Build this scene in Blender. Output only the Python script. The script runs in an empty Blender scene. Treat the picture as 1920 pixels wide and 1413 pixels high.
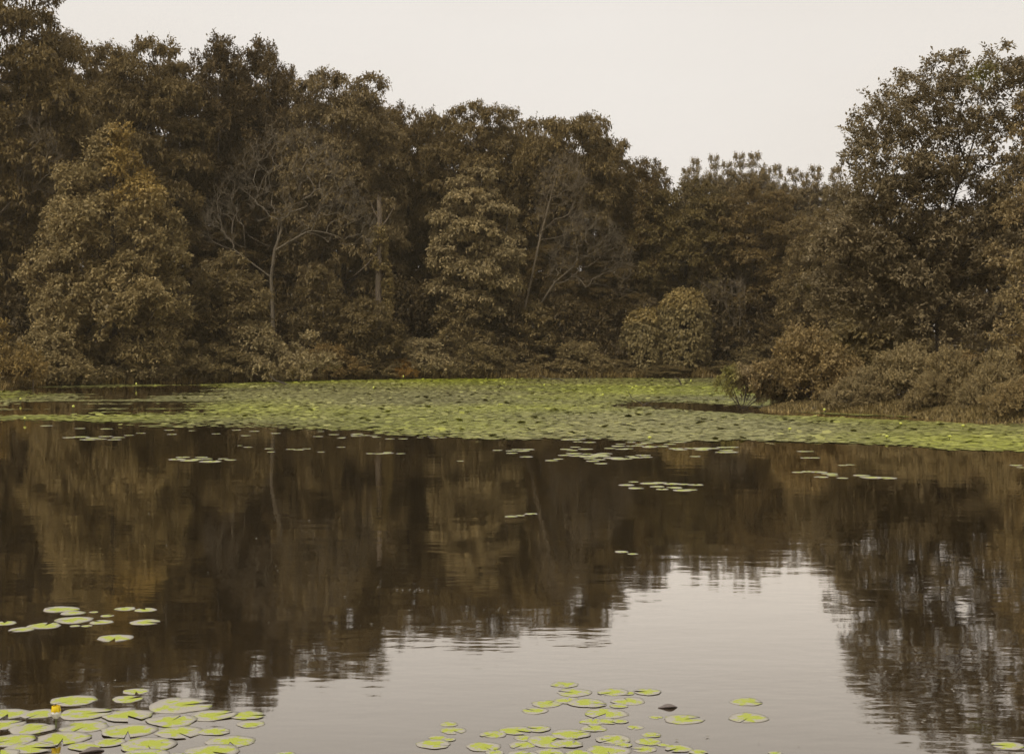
import bpy, math, random
import numpy as np

# ------------------------------------------------------------------ camera, sky, sun, exposure
scene = bpy.context.scene
col = scene.collection
EYE = 1.8            # lens height above the water, metres
FPX = 2800.0         # focal length in pixels of the 1920 px wide plate
HORIZON = 655.0      # row of the horizon on the plate

cam_data = bpy.data.cameras.new('camera')
cam_data.sensor_width = 36.0
cam_data.lens = FPX / 1920.0 * 36.0
cam_data.shift_y = -(706.5 - HORIZON) / 1920.0
cam_data.clip_start = 0.1
cam_data.clip_end = 3000.0
cam = bpy.data.objects.new('camera', cam_data)
cam.location = (0, 0, EYE)
cam.rotation_euler = (math.radians(90), 0, 0)
col.objects.link(cam)
scene.camera = cam

SUN_EL, SUN_AZ = math.radians(52), math.radians(215)     # azimuth clockwise from +Y: behind the lens, to its west
world = bpy.data.worlds.new('World')
scene.world = world
world.use_nodes = True
wn, wl = world.node_tree.nodes, world.node_tree.links
wn.clear()
w_out = wn.new('ShaderNodeOutputWorld')
w_bg = wn.new('ShaderNodeBackground'); w_bg.inputs['Strength'].default_value = 0.1
w_sky = wn.new('ShaderNodeTexSky'); w_sky.sky_type = 'NISHITA'; w_sky.sun_disc = False
w_sky.sun_elevation = SUN_EL; w_sky.sun_rotation = SUN_AZ; w_sky.dust_density = 3.0
w_hsv = wn.new('ShaderNodeHueSaturation'); w_hsv.inputs['Saturation'].default_value = 0.08
w_mix = wn.new('ShaderNodeMix'); w_mix.data_type = 'RGBA'
w_mix.inputs['Factor'].default_value = 0.9                # an even overcast veil over the clear sky
w_tc = wn.new('ShaderNodeTexCoord')
w_nz = wn.new('ShaderNodeTexNoise'); w_nz.inputs['Scale'].default_value = 3.0; w_nz.inputs['Detail'].default_value = 4
w_map = wn.new('ShaderNodeMapping'); w_map.inputs['Scale'].default_value = (1, 1, 2.5)
wl.new(w_tc.outputs['Generated'], w_map.inputs['Vector']); wl.new(w_map.outputs['Vector'], w_nz.inputs['Vector'])
w_veil = wn.new('ShaderNodeMix'); w_veil.data_type = 'RGBA'
w_veil.inputs['A'].default_value = (8.3, 7.75, 7.05, 1); w_veil.inputs['B'].default_value = (9.7, 9.3, 8.8, 1)
wl.new(w_nz.outputs['Fac'], w_veil.inputs['Factor']); wl.new(w_veil.outputs['Result'], w_mix.inputs['B'])
wl.new(w_sky.outputs['Color'], w_hsv.inputs['Color'])
wl.new(w_hsv.outputs['Color'], w_mix.inputs['A'])
wl.new(w_mix.outputs['Result'], w_bg.inputs['Color'])
wl.new(w_bg.outputs['Background'], w_out.inputs['Surface'])

sun_data = bpy.data.lights.new('sun', 'SUN')
sun_data.energy = 2.2
sun_data.angle = math.radians(10)
sun_data.color = (1.0, 0.94, 0.86)
sun = bpy.data.objects.new('sun', sun_data)
sun.rotation_euler = (math.radians(90) - SUN_EL, 0, -SUN_AZ + math.pi)
sun.location = (-40, -60, 90)
col.objects.link(sun)

vs = scene.view_settings
vs.view_transform = 'Standard'; vs.look = 'None'; vs.exposure = 0.0; vs.gamma = 1.0
vs.use_curve_mapping = False
scene.render.engine = 'CYCLES'
cy = scene.cycles
cy.max_bounces = 6; cy.diffuse_bounces = 3; cy.glossy_bounces = 3; cy.transmission_bounces = 3
cy.use_denoising = True; cy.denoiser = 'OPENIMAGEDENOISE'; cy.denoising_input_passes = 'RGB_ALBEDO'
cy.use_adaptive_sampling = True; cy.adaptive_threshold = 0.02

# ------------------------------------------------------------------ helpers
UP = np.array([0., 0., 1.])

def unit(a):
    return a / np.maximum(np.linalg.norm(a, axis=-1, keepdims=True), 1e-9)

def on_water(px, py):
    """plate point of the water surface -> metres"""
    d = FPX * EYE / (py - HORIZON)
    return ((px - 960.0) / FPX * d, d)

def mesh_np(name, verts, faces, mats, smooth=False, attrs=None, mat_index=None):
    verts = np.asarray(verts, np.float32); faces = np.asarray(faces, np.int32)
    k = faces.shape[1]
    me = bpy.data.meshes.new(name)
    me.vertices.add(len(verts)); me.vertices.foreach_set('co', verts.ravel())
    me.loops.add(faces.size); me.loops.foreach_set('vertex_index', faces.ravel())
    me.polygons.add(len(faces))
    me.polygons.foreach_set('loop_start', np.arange(0, faces.size, k, dtype=np.int32))
    if smooth:
        me.polygons.foreach_set('use_smooth', np.ones(len(faces), bool))
    for m in (mats if isinstance(mats, (list, tuple)) else [mats]):
        me.materials.append(m)
    if mat_index is not None:
        me.polygons.foreach_set('material_index', np.asarray(mat_index, np.int32))
    for an, av in (attrs or {}).items():
        a = me.attributes.new(an, 'FLOAT', 'POINT')
        a.data.foreach_set('value', np.asarray(av, np.float32))
    me.update(calc_edges=True)
    return me

def add(name, data, parent=None, loc=(0, 0, 0), rz=0.0, scale=None, color=None):
    o = bpy.data.objects.new(name, data)
    col.objects.link(o)
    o.parent = parent
    o.location = loc; o.rotation_euler = (0, 0, rz)
    if scale is not None: o.scale = scale
    if color is not None: o.color = (*color, 1)
    return o

def tag(o, label=None, cat=None, group=None, kind=None):
    if label: o['label'] = label
    if cat: o['category'] = cat
    if group: o['group'] = group
    if kind: o['kind'] = kind
    return o

# ------------------------------------------------------------------ materials
def new_mat(name):
    m = bpy.data.materials.new(name); m.use_nodes = True
    n, l = m.node_tree.nodes, m.node_tree.links
    n.clear()
    out = n.new('ShaderNodeOutputMaterial')
    return m, n, l, out

def attr(n, name):
    a = n.new('ShaderNodeAttribute'); a.attribute_name = name; return a

def mixc(n, l, fac, a, b, mode='MIX'):
    x = n.new('ShaderNodeMix'); x.data_type = 'RGBA'; x.blend_type = mode
    for key, v in (('Factor', fac), ('A', a), ('B', b)):
        if isinstance(v, (int, float, tuple)): x.inputs[key].default_value = v
        else: l.new(v, x.inputs[key])
    return x.outputs['Result']

def leaf_material():
    m, n, l, out = new_mat('leaf')
    oi = n.new('ShaderNodeObjectInfo')
    c = mixc(n, l, attr(n, 'autumn').outputs['Fac'], oi.outputs['Color'], (0.19, 0.140, 0.055, 1))
    c = mixc(n, l, attr(n, 'green').outputs['Fac'], c, (0.13, 0.15, 0.03, 1))
    tone = n.new('ShaderNodeVectorMath'); tone.operation = 'SCALE'
    c = mixc(n, l, 1.0, c, (1.68, 1.52, 0.93, 1), 'MULTIPLY')
    l.new(c, tone.inputs[0]); l.new(attr(n, 'tone').outputs['Fac'], tone.inputs['Scale'])
    p = n.new('ShaderNodeBsdfPrincipled')
    l.new(tone.outputs['Vector'], p.inputs['Base Color'])
    p.inputs['Roughness'].default_value = 0.5
    p.inputs['Specular IOR Level'].default_value = 0.2
    t = n.new('ShaderNodeBsdfTranslucent')
    l.new(tone.outputs['Vector'], t.inputs['Color'])
    mx = n.new('ShaderNodeMixShader'); mx.inputs['Fac'].default_value = 0.32
    l.new(p.outputs[0], mx.inputs[1]); l.new(t.outputs[0], mx.inputs[2])
    l.new(mx.outputs[0], out.inputs['Surface'])
    return m

def bark_material():
    m, n, l, out = new_mat('bark')
    oi = n.new('ShaderNodeObjectInfo')
    tc = n.new('ShaderNodeTexCoord')
    mp = n.new('ShaderNodeMapping'); mp.inputs['Scale'].default_value = (9, 9, 1.6)
    l.new(tc.outputs['Object'], mp.inputs['Vector'])
    nz = n.new('ShaderNodeTexNoise'); nz.inputs['Scale'].default_value = 1.3; nz.inputs['Detail'].default_value = 5
    l.new(mp.outputs['Vector'], nz.inputs['Vector'])
    r = n.new('ShaderNodeMapRange'); r.inputs['From Min'].default_value = 0.3; r.inputs['From Max'].default_value = 0.7
    r.inputs['To Min'].default_value = 0.55; r.inputs['To Max'].default_value = 1.35
    l.new(nz.outputs['Fac'], r.inputs['Value'])
    sc = n.new('ShaderNodeVectorMath'); sc.operation = 'SCALE'
    l.new(oi.outputs['Color'], sc.inputs[0]); l.new(r.outputs['Result'], sc.inputs['Scale'])
    p = n.new('ShaderNodeBsdfPrincipled'); p.inputs['Roughness'].default_value = 0.85
    l.new(sc.outputs['Vector'], p.inputs['Base Color'])
    b = n.new('ShaderNodeBump'); b.inputs['Strength'].default_value = 0.6; b.inputs['Distance'].default_value = 0.03
    l.new(nz.outputs['Fac'], b.inputs['Height']); l.new(b.outputs['Normal'], p.inputs['Normal'])
    l.new(p.outputs[0], out.inputs['Surface'])
    return m

def ground_material():
    m, n, l, out = new_mat('bank_soil')
    tc = n.new('ShaderNodeTexCoord')
    nz = n.new('ShaderNodeTexNoise'); nz.inputs['Scale'].default_value = 0.9; nz.inputs['Detail'].default_value = 8
    l.new(tc.outputs['Object'], nz.inputs['Vector'])
    cr = n.new('ShaderNodeValToRGB')
    cr.color_ramp.elements[0].position = 0.3; cr.color_ramp.elements[0].color = (0.03, 0.021, 0.011, 1)
    cr.color_ramp.elements[1].position = 0.75; cr.color_ramp.elements[1].color = (0.10, 0.075, 0.042, 1)
    l.new(nz.outputs['Fac'], cr.inputs['Fac'])
    p = n.new('ShaderNodeBsdfPrincipled'); p.inputs['Roughness'].default_value = 0.95
    l.new(cr.outputs['Color'], p.inputs['Base Color'])
    b = n.new('ShaderNodeBump'); b.inputs['Strength'].default_value = 0.8; b.inputs['Distance'].default_value = 0.1
    l.new(nz.outputs['Fac'], b.inputs['Height']); l.new(b.outputs['Normal'], p.inputs['Normal'])
    l.new(p.outputs[0], out.inputs['Surface'])
    return m

def water_material():
    m, n, l, out = new_mat('pond_water')
    tc = n.new('ShaderNodeTexCoord')
    def noise(scale, detail, vec=None):
        t = n.new('ShaderNodeTexNoise'); t.inputs['Scale'].default_value = scale; t.inputs['Detail'].default_value = detail
        l.new(vec or tc.outputs['Object'], t.inputs['Vector']); return t.outputs['Fac']
    mp = n.new('ShaderNodeMapping'); mp.inputs['Scale'].default_value = (0.55, 1.0, 1.0)
    mp.inputs['Rotation'].default_value = (0, 0, math.radians(8))
    l.new(tc.outputs['Object'], mp.inputs['Vector'])
    fine = noise(9.0, 1.5, mp.outputs['Vector'])
    mid = noise(2.2, 1.0, mp.outputs['Vector'])
    breeze = noise(0.22, 2.0, mp.outputs['Vector'])
    br = n.new('ShaderNodeMapRange')
    br.inputs['From Min'].default_value = 0.40; br.inputs['From Max'].default_value = 0.62
    br.inputs['To Min'].default_value = 0.35; br.inputs['To Max'].default_value = 1.0
    l.new(breeze, br.inputs['Value'])
    def math_(op, a, b):
        x = n.new('ShaderNodeMath'); x.operation = op
        for i, v in enumerate((a, b)):
            if isinstance(v, (int, float)): x.inputs[i].default_value = v
            else: l.new(v, x.inputs[i])
        return x.outputs[0]
    h = math_('ADD', math_('MULTIPLY', fine, br.outputs['Result']), math_('MULTIPLY', mid, 1.6))
    bump = n.new('ShaderNodeBump'); bump.inputs['Strength'].default_value = 1.0
    bump.inputs['Distance'].default_value = 0.0009
    l.new(h, bump.inputs['Height'])
    fr = n.new('ShaderNodeFresnel'); fr.inputs['IOR'].default_value = 1.33
    l.new(bump.outputs['Normal'], fr.inputs['Normal'])
    g = n.new('ShaderNodeBsdfGlossy'); g.inputs['Roughness'].default_value = 0.03
    g.inputs['Color'].default_value = (1.0, 0.945, 0.875, 1)
    l.new(bump.outputs['Normal'], g.inputs['Normal'])
    d = n.new('ShaderNodeBsdfDiffuse'); d.inputs['Color'].default_value = (0.022, 0.015, 0.007, 1)
    mx = n.new('ShaderNodeMixShader')
    gain = n.new('ShaderNodeMath'); gain.operation = 'MULTIPLY'; gain.use_clamp = True; gain.inputs[1].default_value = 2.0
    cap = n.new('ShaderNodeMath'); cap.operation = 'MINIMUM'; cap.inputs[1].default_value = 0.80     # caps mirror strength so reflections stay darker than the trees themselves
    l.new(fr.outputs[0], gain.inputs[0]); l.new(gain.outputs[0], cap.inputs[0]); l.new(cap.outputs[0], mx.inputs['Fac']); l.new(d.outputs[0], mx.inputs[1]); l.new(g.outputs[0], mx.inputs[2])
    l.new(mx.outputs[0], out.inputs['Surface'])
    return m

def pad_material(name, green, pale, lo, hi, rough):
    """lily pad: green blotch in the middle, pale silvery margin; blotches differ per pad"""
    m, n, l, out = new_mat(name)
    oi = n.new('ShaderNodeObjectInfo')
    tc = n.new('ShaderNodeTexCoord')
    nz = n.new('ShaderNodeTexNoise'); nz.noise_dimensions = '4D'
    nz.inputs['Scale'].default_value = 1.9; nz.inputs['Detail'].default_value = 5; nz.inputs['Roughness'].default_value = 0.65
    wv = n.new('ShaderNodeMath'); wv.operation = 'MULTIPLY'; wv.inputs[1].default_value = 60
    l.new(oi.outputs['Random'], wv.inputs[0]); l.new(wv.outputs[0], nz.inputs['W'])
    l.new(attr(n, 'pad_uv').outputs['Vector'], nz.inputs['Vector'])
    ln = attr(n, 'rim')
    ad = n.new('ShaderNodeMath'); ad.operation = 'MULTIPLY_ADD'; ad.inputs[1].default_value = 2.0
    l.new(nz.outputs['Fac'], ad.inputs[0])
    iv = n.new('ShaderNodeMath'); iv.operation = 'MULTIPLY_ADD'; iv.inputs[1].default_value = -0.5; iv.inputs[2].default_value = 0.06
    l.new(ln.outputs['Fac'], iv.inputs[0]); l.new(iv.outputs[0], ad.inputs[2])
    r = n.new('ShaderNodeMapRange'); r.interpolation_type = 'SMOOTHSTEP'
    r.inputs['From Min'].default_value = lo; r.inputs['From Max'].default_value = hi
    l.new(ad.outputs[0], r.inputs['Value'])
    fn = n.new('ShaderNodeTexNoise'); fn.inputs['Scale'].default_value = 60; fn.inputs['Detail'].default_value = 3
    l.new(tc.outputs['Object'], fn.inputs['Vector'])
    fr = n.new('ShaderNodeMapRange'); fr.inputs['From Min'].default_value = 0.3; fr.inputs['From Max'].default_value = 0.7
    fr.inputs['To Min'].default_value = 0.78; fr.inputs['To Max'].default_value = 1.18
    l.new(fn.outputs['Fac'], fr.inputs['Value'])
    c = mixc(n, l, r.outputs['Result'], (*pale, 1), (*green, 1))
    vo = n.new('ShaderNodeTexVoronoi'); vo.inputs['Scale'].default_value = 2.6; vo.voronoi_dimensions = '4D'
    l.new(attr(n, 'pad_uv').outputs['Vector'], vo.inputs['Vector']); l.new(wv.outputs[0], vo.inputs['W'])
    sp = n.new('ShaderNodeMapRange'); sp.inputs['From Min'].default_value = 0.13; sp.inputs['From Max'].default_value = 0.07
    l.new(vo.outputs['Distance'], sp.inputs['Value'])
    c = mixc(n, l, sp.outputs['Result'], c, (0.07, 0.05, 0.025, 1))          # brown decay spots
    wob = n.new('ShaderNodeSeparateXYZ'); l.new(attr(n, 'pad_uv').outputs['Vector'], wob.inputs[0])
    at2 = n.new('ShaderNodeMath'); at2.operation = 'ARCTAN2'; l.new(wob.outputs['Y'], at2.inputs[0]); l.new(wob.outputs['X'], at2.inputs[1])
    vn = n.new('ShaderNodeMath'); vn.operation = 'MULTIPLY'; vn.inputs[1].default_value = 9.0; l.new(at2.outputs[0], vn.inputs[0])
    vs_ = n.new('ShaderNodeMath'); vs_.operation = 'SINE'; l.new(vn.outputs[0], vs_.inputs[0])
    ve = n.new('ShaderNodeMapRange'); ve.inputs['From Min'].default_value = 0.90; ve.inputs['From Max'].default_value = 1.0
    ve.inputs['To Min'].default_value = 0.0; ve.inputs['To Max'].default_value = 0.35
    l.new(vs_.outputs[0], ve.inputs['Value'])
    c = mixc(n, l, ve.outputs['Result'], c, (0.42, 0.40, 0.22, 1))           # pale veins fanning from the stalk
    s = n.new('ShaderNodeVectorMath'); s.operation = 'SCALE'
    l.new(c, s.inputs[0]); l.new(fr.outputs['Result'], s.inputs['Scale'])
    p = n.new('ShaderNodeBsdfPrincipled'); p.inputs['Roughness'].default_value = rough
    p.inputs['Specular IOR Level'].default_value = 0.5
    l.new(s.outputs['Vector'], p.inputs['Base Color'])
    l.new(p.outputs[0], out.inputs['Surface'])
    return m

def mat_material():
    m, n, l, out = new_mat('mat_pad')
    c = mixc(n, l, attr(n, 'green').outputs['Fac'], (0.225, 0.212, 0.070, 1), (0.28, 0.30, 0.024, 1))
    s = n.new('ShaderNodeVectorMath'); s.operation = 'SCALE'
    l.new(c, s.inputs[0]); l.new(attr(n, 'tone').outputs['Fac'], s.inputs['Scale'])
    p = n.new('ShaderNodeBsdfPrincipled'); p.inputs['Roughness'].default_value = 0.55
    p.inputs['Specular IOR Level'].default_value = 0.25
    l.new(s.outputs['Vector'], p.inputs['Base Color'])
    l.new(p.outputs[0], out.inputs['Surface'])
    return m

def plain_mat(name, c, rough=0.6, c2=None, scale=20):
    m, n, l, out = new_mat(name)
    tc = n.new('ShaderNodeTexCoord')
    nz = n.new('ShaderNodeTexNoise'); nz.inputs['Scale'].default_value = scale; nz.inputs['Detail'].default_value = 4
    l.new(tc.outputs['Object'], nz.inputs['Vector'])
    cc = mixc(n, l, nz.outputs['Fac'], (*c, 1), (*(c2 or [v * 0.75 for v in c]), 1))
    p = n.new('ShaderNodeBsdfPrincipled'); p.inputs['Roughness'].default_value = rough
    l.new(cc, p.inputs['Base Color']); l.new(p.outputs[0], out.inputs['Surface'])
    return m

LEAF, BARK, SOIL, WATER = leaf_material(), bark_material(), ground_material(), water_material()
PAD = pad_material('lily_pad', (0.33, 0.37, 0.012), (0.345, 0.315, 0.26), 0.66, 0.84, 0.5)
MATPAD = mat_material()

# ------------------------------------------------------------------ the setting: pond, banks, hill
SHORE = [on_water(-500, 760), on_water(-200, 746), on_water(0, 731), on_water(70, 725), on_water(160, 721), on_water(300, 720),
         on_water(450, 717), on_water(520, 715), on_water(640, 712), on_water(800, 710), on_water(960, 709.5),
         on_water(1180, 709), on_water(1340, 709), on_water(1480, 712), (15.0, 70.0), (13.0, 58.0), (10.4, 52.0), (8.6, 48.0),
         on_water(1440, 768), on_water(1480, 772), on_water(1560, 774), on_water(1700, 780), on_water(1850, 792), on_water(1960, 797),
         (24.0, 31.0), (34.0, 20.0), (30.0, 6.0), (10.0, 2.4), (0.0, 1.6), (-10.0, 2.4), (-30.0, 6.0), (-44.0, 22.0)]
POND = np.array(SHORE)

def shore_dist(x, y):
    """signed distance to the pond edge, positive on land"""
    P = np.stack([np.atleast_1d(x), np.atleast_1d(y)], -1).astype(float)
    best = np.full(len(P), 1e9); inside = np.zeros(len(P), bool)
    for a, b in zip(POND, np.roll(POND, -1, 0)):
        ab = b - a
        t = np.clip(((P - a) @ ab) / (ab @ ab), 0, 1)
        best = np.minimum(best, np.linalg.norm(P - (a + t[:, None] * ab), axis=1))
        cond = (a[1] > P[:, 1]) != (b[1] > P[:, 1])
        with np.errstate(divide='ignore', invalid='ignore'):
            xi = (b[0] - a[0]) * (P[:, 1] - a[1]) / (b[1] - a[1]) + a[0]
        inside ^= cond & (P[:, 0] < xi)
    return np.where(inside, -best, best)

def land(x, y):
    x = np.atleast_1d(np.asarray(x, float)); y = np.atleast_1d(np.asarray(y, float))
    d = shore_dist(x, y)
    z = np.where(d < 0, np.maximum(d * 0.25, -0.9), 0.32 * (1 - np.exp(-np.maximum(d, 0) / 0.8)))
    back = np.clip((y - 84) / 60, 0, 1) * np.clip((d - 2) / 40, 0, 1)
    west = np.clip((-x - 2) / 40, 0, 1)
    z += np.where(d > 0, back * (2.5 + 7 * west), 0)
    z += np.where(d > 0, 0.10 * np.sin(x * 0.9 + 1.3 * np.sin(y * 0.31)) * np.sin(y * 0.7) * np.clip(d / 3, 0, 1), 0)
    return z

def land1(x, y):
    return float(land(x, y)[0])

def axis(lo, hi, core_lo, core_hi, step, n_out):
    a = np.arange(core_lo, core_hi + 1e-6, step)
    l = core_lo - (core_lo - lo) * (np.linspace(0, 1, n_out + 1)[1:] ** 2)
    r = core_hi + (hi - core_hi) * (np.linspace(0, 1, n_out + 1)[1:] ** 2)
    return np.concatenate([l[::-1], a, r])

gx = axis(-1500, 1500, -60, 60, 1.2, 16)
gy = axis(-1200, 1800, -6, 150, 1.2, 16)
GX, GY = np.meshgrid(gx, gy)
gz = land(GX.ravel(), GY.ravel())
gv = np.stack([GX.ravel(), GY.ravel(), gz], -1)
nx, ny = len(gx), len(gy)
ii = (np.arange(ny - 1)[:, None] * nx + np.arange(nx - 1)[None]).ravel()
ground = add('ground', mesh_np('ground', gv, np.stack([ii, ii + 1, ii + nx + 1, ii + nx], -1), SOIL, True))
tag(ground, 'dark leaf-littered banks and rising ground round the pond', kind='structure')

wv = [(-70, -3, 0), (70, -3, 0), (70, 112, 0), (-70, 112, 0)]
water = add('water', mesh_np('water', wv, [[0, 1, 2, 3]], WATER))
tag(water, 'still dark pond water mirroring trees and pale sky', kind='structure')

# thin summer haze lying over pond and wood, also added to lift the darks
hz, hn, hl, hout = new_mat('haze')
hv = hn.new('ShaderNodeVolumePrincipled')
hv.inputs['Color'].default_value = (0.93, 0.81, 0.60, 1)
hv.inputs['Density'].default_value = 0.0003
hl.new(hv.outputs['Volume'], hout.inputs['Volume'])
bx = [(x, y, z) for z in (-2.0, 36.0) for x, y in ((-1510, -1210), (1510, -1210), (1510, 1810), (-1510, 1810))]
haze = add('haze', mesh_np('haze', bx, [(3, 2, 1, 0), (4, 5, 6, 7), (0, 1, 5, 4), (1, 2, 6, 5), (2, 3, 7, 6), (3, 0, 4, 7)], hz))
tag(haze, 'thin warm haze lying over the pond and the wood', 'haze', kind='stuff')

# ------------------------------------------------------------------ vegetation builders
def tubes(P0, P1, R0, R1, sides=5):
    d = unit(P1 - P0)
    ref = np.where(np.abs(d[:, :1]) > 0.9, np.array([[0., 1., 0.]]), np.array([[1., 0., 0.]]))
    u = unit(np.cross(ref, d)); v = np.cross(d, u)
    ang = np.arange(sides) * 2 * np.pi / sides
    ring = np.cos(ang)[None, :, None] * u[:, None] + np.sin(ang)[None, :, None] * v[:, None]
    A = P0[:, None] + ring * R0[:, None, None]
    B = P1[:, None] + ring * R1[:, None, None]
    V = np.concatenate([A, B], 1).reshape(-1, 3)
    base = np.arange(len(P0))[:, None] * 2 * sides
    k = np.arange(sides); k2 = (k + 1) % sides
    F = np.stack([base + k, base + k2, base + sides + k2, base + sides + k], -1).reshape(-1, 4)
    return V, F

def skeleton(rng, trunk, pts, r_tip, bend=0.25, up_pen=1.2, trunk_r=None, wob=0.07, limbs=()):
    """join every twig point to the nearest limb so that limbs branch like a tree; returns tube arrays"""
    nodes = [np.asarray(p, float) for p in trunk]
    par = [-1] + list(range(len(trunk) - 1))
    plen = [0.0]
    for i in range(1, len(trunk)): plen.append(plen[-1] + np.linalg.norm(nodes[i] - nodes[i - 1]))
    for start, path in limbs:                             # main limbs given by hand, each from an earlier node
        prev = start
        for p in path:
            p = np.asarray(p, float); nodes.append(p); par.append(prev)
            plen.append(plen[prev] + np.linalg.norm(p - nodes[prev])); prev = len(nodes) - 1
    T = np.array(nodes)
    order = np.argsort([np.min(np.linalg.norm(T - p, axis=1)) for p in pts])
    ends = []
    N = np.zeros((len(T) + 3 * len(pts) + 4, 3)); N[:len(T)] = T
    PL = np.zeros(len(N)); PL[:len(T)] = plen
    cnt = len(T)
    PAR = np.full(len(N), -1); PAR[:cnt] = par
    for i in order:
        p = np.asarray(pts[i], float)
        D = p - N[:cnt]
        dist = np.linalg.norm(D, axis=1)
        hor = np.linalg.norm(D[:, :2], axis=1)
        c = dist + 0.22 * PL[:cnt] + up_pen * np.maximum(0, 0.35 * hor - D[:, 2])
        j = int(np.argmin(c))
        a = N[j].copy(); L = dist[j]
        side = rng.normal(0, 1, 3) * L * wob
        prev = j
        for t in (0.34, 0.68, 1.0):
            q = a + (p - a) * t + side * math.sin(math.pi * t) + UP * (-bend * L * 0.35 * math.sin(math.pi * t))
            N[cnt] = q; PAR[cnt] = prev; PL[cnt] = PL[prev] + L / 3
            prev = cnt; cnt += 1
        ends.append(prev)
    area = np.zeros(cnt); ex = 2.25
    kids = np.zeros(cnt, int)
    for k in range(cnt):
        if PAR[k] >= 0: kids[PAR[k]] += 1
    area[kids == 0] = r_tip ** ex
    for k in sorted(range(cnt), key=lambda k: -PL[k]):
        if PAR[k] >= 0: area[PAR[k]] += area[k]
    R = area ** (1 / ex)
    if trunk_r is not None:
        for k in range(len(trunk)):
            R[k] = max(min(R[k], trunk_r), trunk_r * (1 - 0.75 * k / max(len(trunk) - 1, 1)))
    ch = np.array([k for k in range(cnt) if PAR[k] >= 0])
    pa = PAR[ch]
    r0 = np.minimum(R[pa], R[ch] * 1.35)
    return N[pa], N[ch], r0, R[ch]

def foliage(rng, C, OUT, Rc, sprigs, per, leaf, flat=0.6, droop=0.15, width=0.5, upn=1.0):
    """leaf-sized faces on small sprigs round every twig point"""
    n = len(C) * sprigs
    ci = np.repeat(np.arange(len(C)), sprigs)
    u = unit(unit(rng.normal(0, 1, (n, 3))) + 0.75 * OUT[ci] + 0.25 * UP)
    sc = np.array([1, 1, flat])
    pos = C[ci] + u * sc * (Rc[ci] * rng.uniform(0.25, 1.05, n))[:, None]
    sdir = unit(u * sc + rng.normal(0, 0.35, (n, 3)) - droop * UP)
    m = n * per
    si = np.repeat(np.arange(n), per)
    k = np.tile(np.arange(per), n) / max(per - 1, 1)
    sl = leaf * per * 0.30
    base = pos[si] + sdir[si] * ((k - 0.3) * sl)[:, None] + rng.normal(0, leaf * 0.12, (m, 3))
    perp = unit(np.cross(sdir[si], rng.normal(0, 1, (m, 3))))
    ld = unit(sdir[si] * 0.55 + perp * 0.85 - droop * 0.9 * UP)
    nn = unit(UP * upn + u[si] * 0.7 + rng.normal(0, 0.45, (m, 3)))
    sd = unit(np.cross(nn, ld)); nn = np.cross(ld, sd)
    L = leaf * rng.uniform(0.65, 1.25, m)
    w = (L * width * 0.5)[:, None]; L = L[:, None]
    b = base
    v1 = base + ld * L * 0.42 + sd * w + nn * w * 0.25
    v3 = base + ld * L * 0.42 - sd * w + nn * w * 0.25
    v2 = base + ld * L - UP * L * 0.12
    V = np.stack([b, v1, v2, v3], 1).reshape(-1, 3)
    F = np.arange(m * 4).reshape(-1, 4)
    tone = (rng.normal(1, 0.10, len(C))[ci][si] * rng.normal(1, 0.12, n)[si] * rng.normal(1, 0.16, m)).clip(0.45, 1.8)
    return V, F, np.repeat(tone, 4)

def lobes_from_profile(rng, H, Rmax, prof, n, size=0.42, flat=0.62):
    """limbs' leaf masses as ellipsoids stacked up the trunk; prof = [(height fraction, radius fraction)]"""
    hz = np.array([p[0] for p in prof]); hr = np.array([p[1] for p in prof])
    out = []
    w = np.interp(np.linspace(hz[0], hz[-1], 60), hz, hr) + 0.15
    cdf = np.cumsum(w); cdf /= cdf[-1]
    zz = np.interp((np.arange(n) + 0.5) / n, cdf, np.linspace(hz[0], hz[-1], 60))
    az = rng.uniform(0, 6.28)
    for i, t in enumerate(zz):
        r = np.interp(t, hz, hr) * Rmax
        az += 2.4 + rng.uniform(-0.35, 0.35)
        s = max(size * r * rng.uniform(0.8, 1.25), 0.10 * Rmax)
        rad = max(r - s * 0.85, 0) * rng.uniform(0.75, 1.05)
        out.append((rad * math.cos(az), rad * math.sin(az), t * H, s, s, s * flat))
    out.append((0, 0, hz[-1] * H - 0.05 * H, 0.16 * Rmax, 0.16 * Rmax, 0.06 * H))
    return out

def crown_points(rng, lobes, spacing, inner=0.12, under=-0.35):
    C, O, Rr = [], [], []
    for (x, y, z, rx, ry, rz) in lobes:
        k = max(4, int(2.6 * math.pi * rx * ry / spacing ** 2))
        u = unit(rng.normal(0, 1, (k * 3, 3)))
        u = u[u[:, 2] > under][:k]
        s = rng.uniform(0.72, 1.0, len(u)); s[rng.random(len(u)) < inner] *= 0.5
        p = np.array([x, y, z]) + u * s[:, None] * np.array([rx, ry, rz])
        C.append(p); O.append(unit(u * np.array([1 / rx, 1 / ry, 1 / rz])))
        Rr.append(np.full(len(u), spacing * 0.62) * rng.uniform(0.7, 1.3, len(u)))
    return np.concatenate(C), np.concatenate(O), np.concatenate(Rr)

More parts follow.
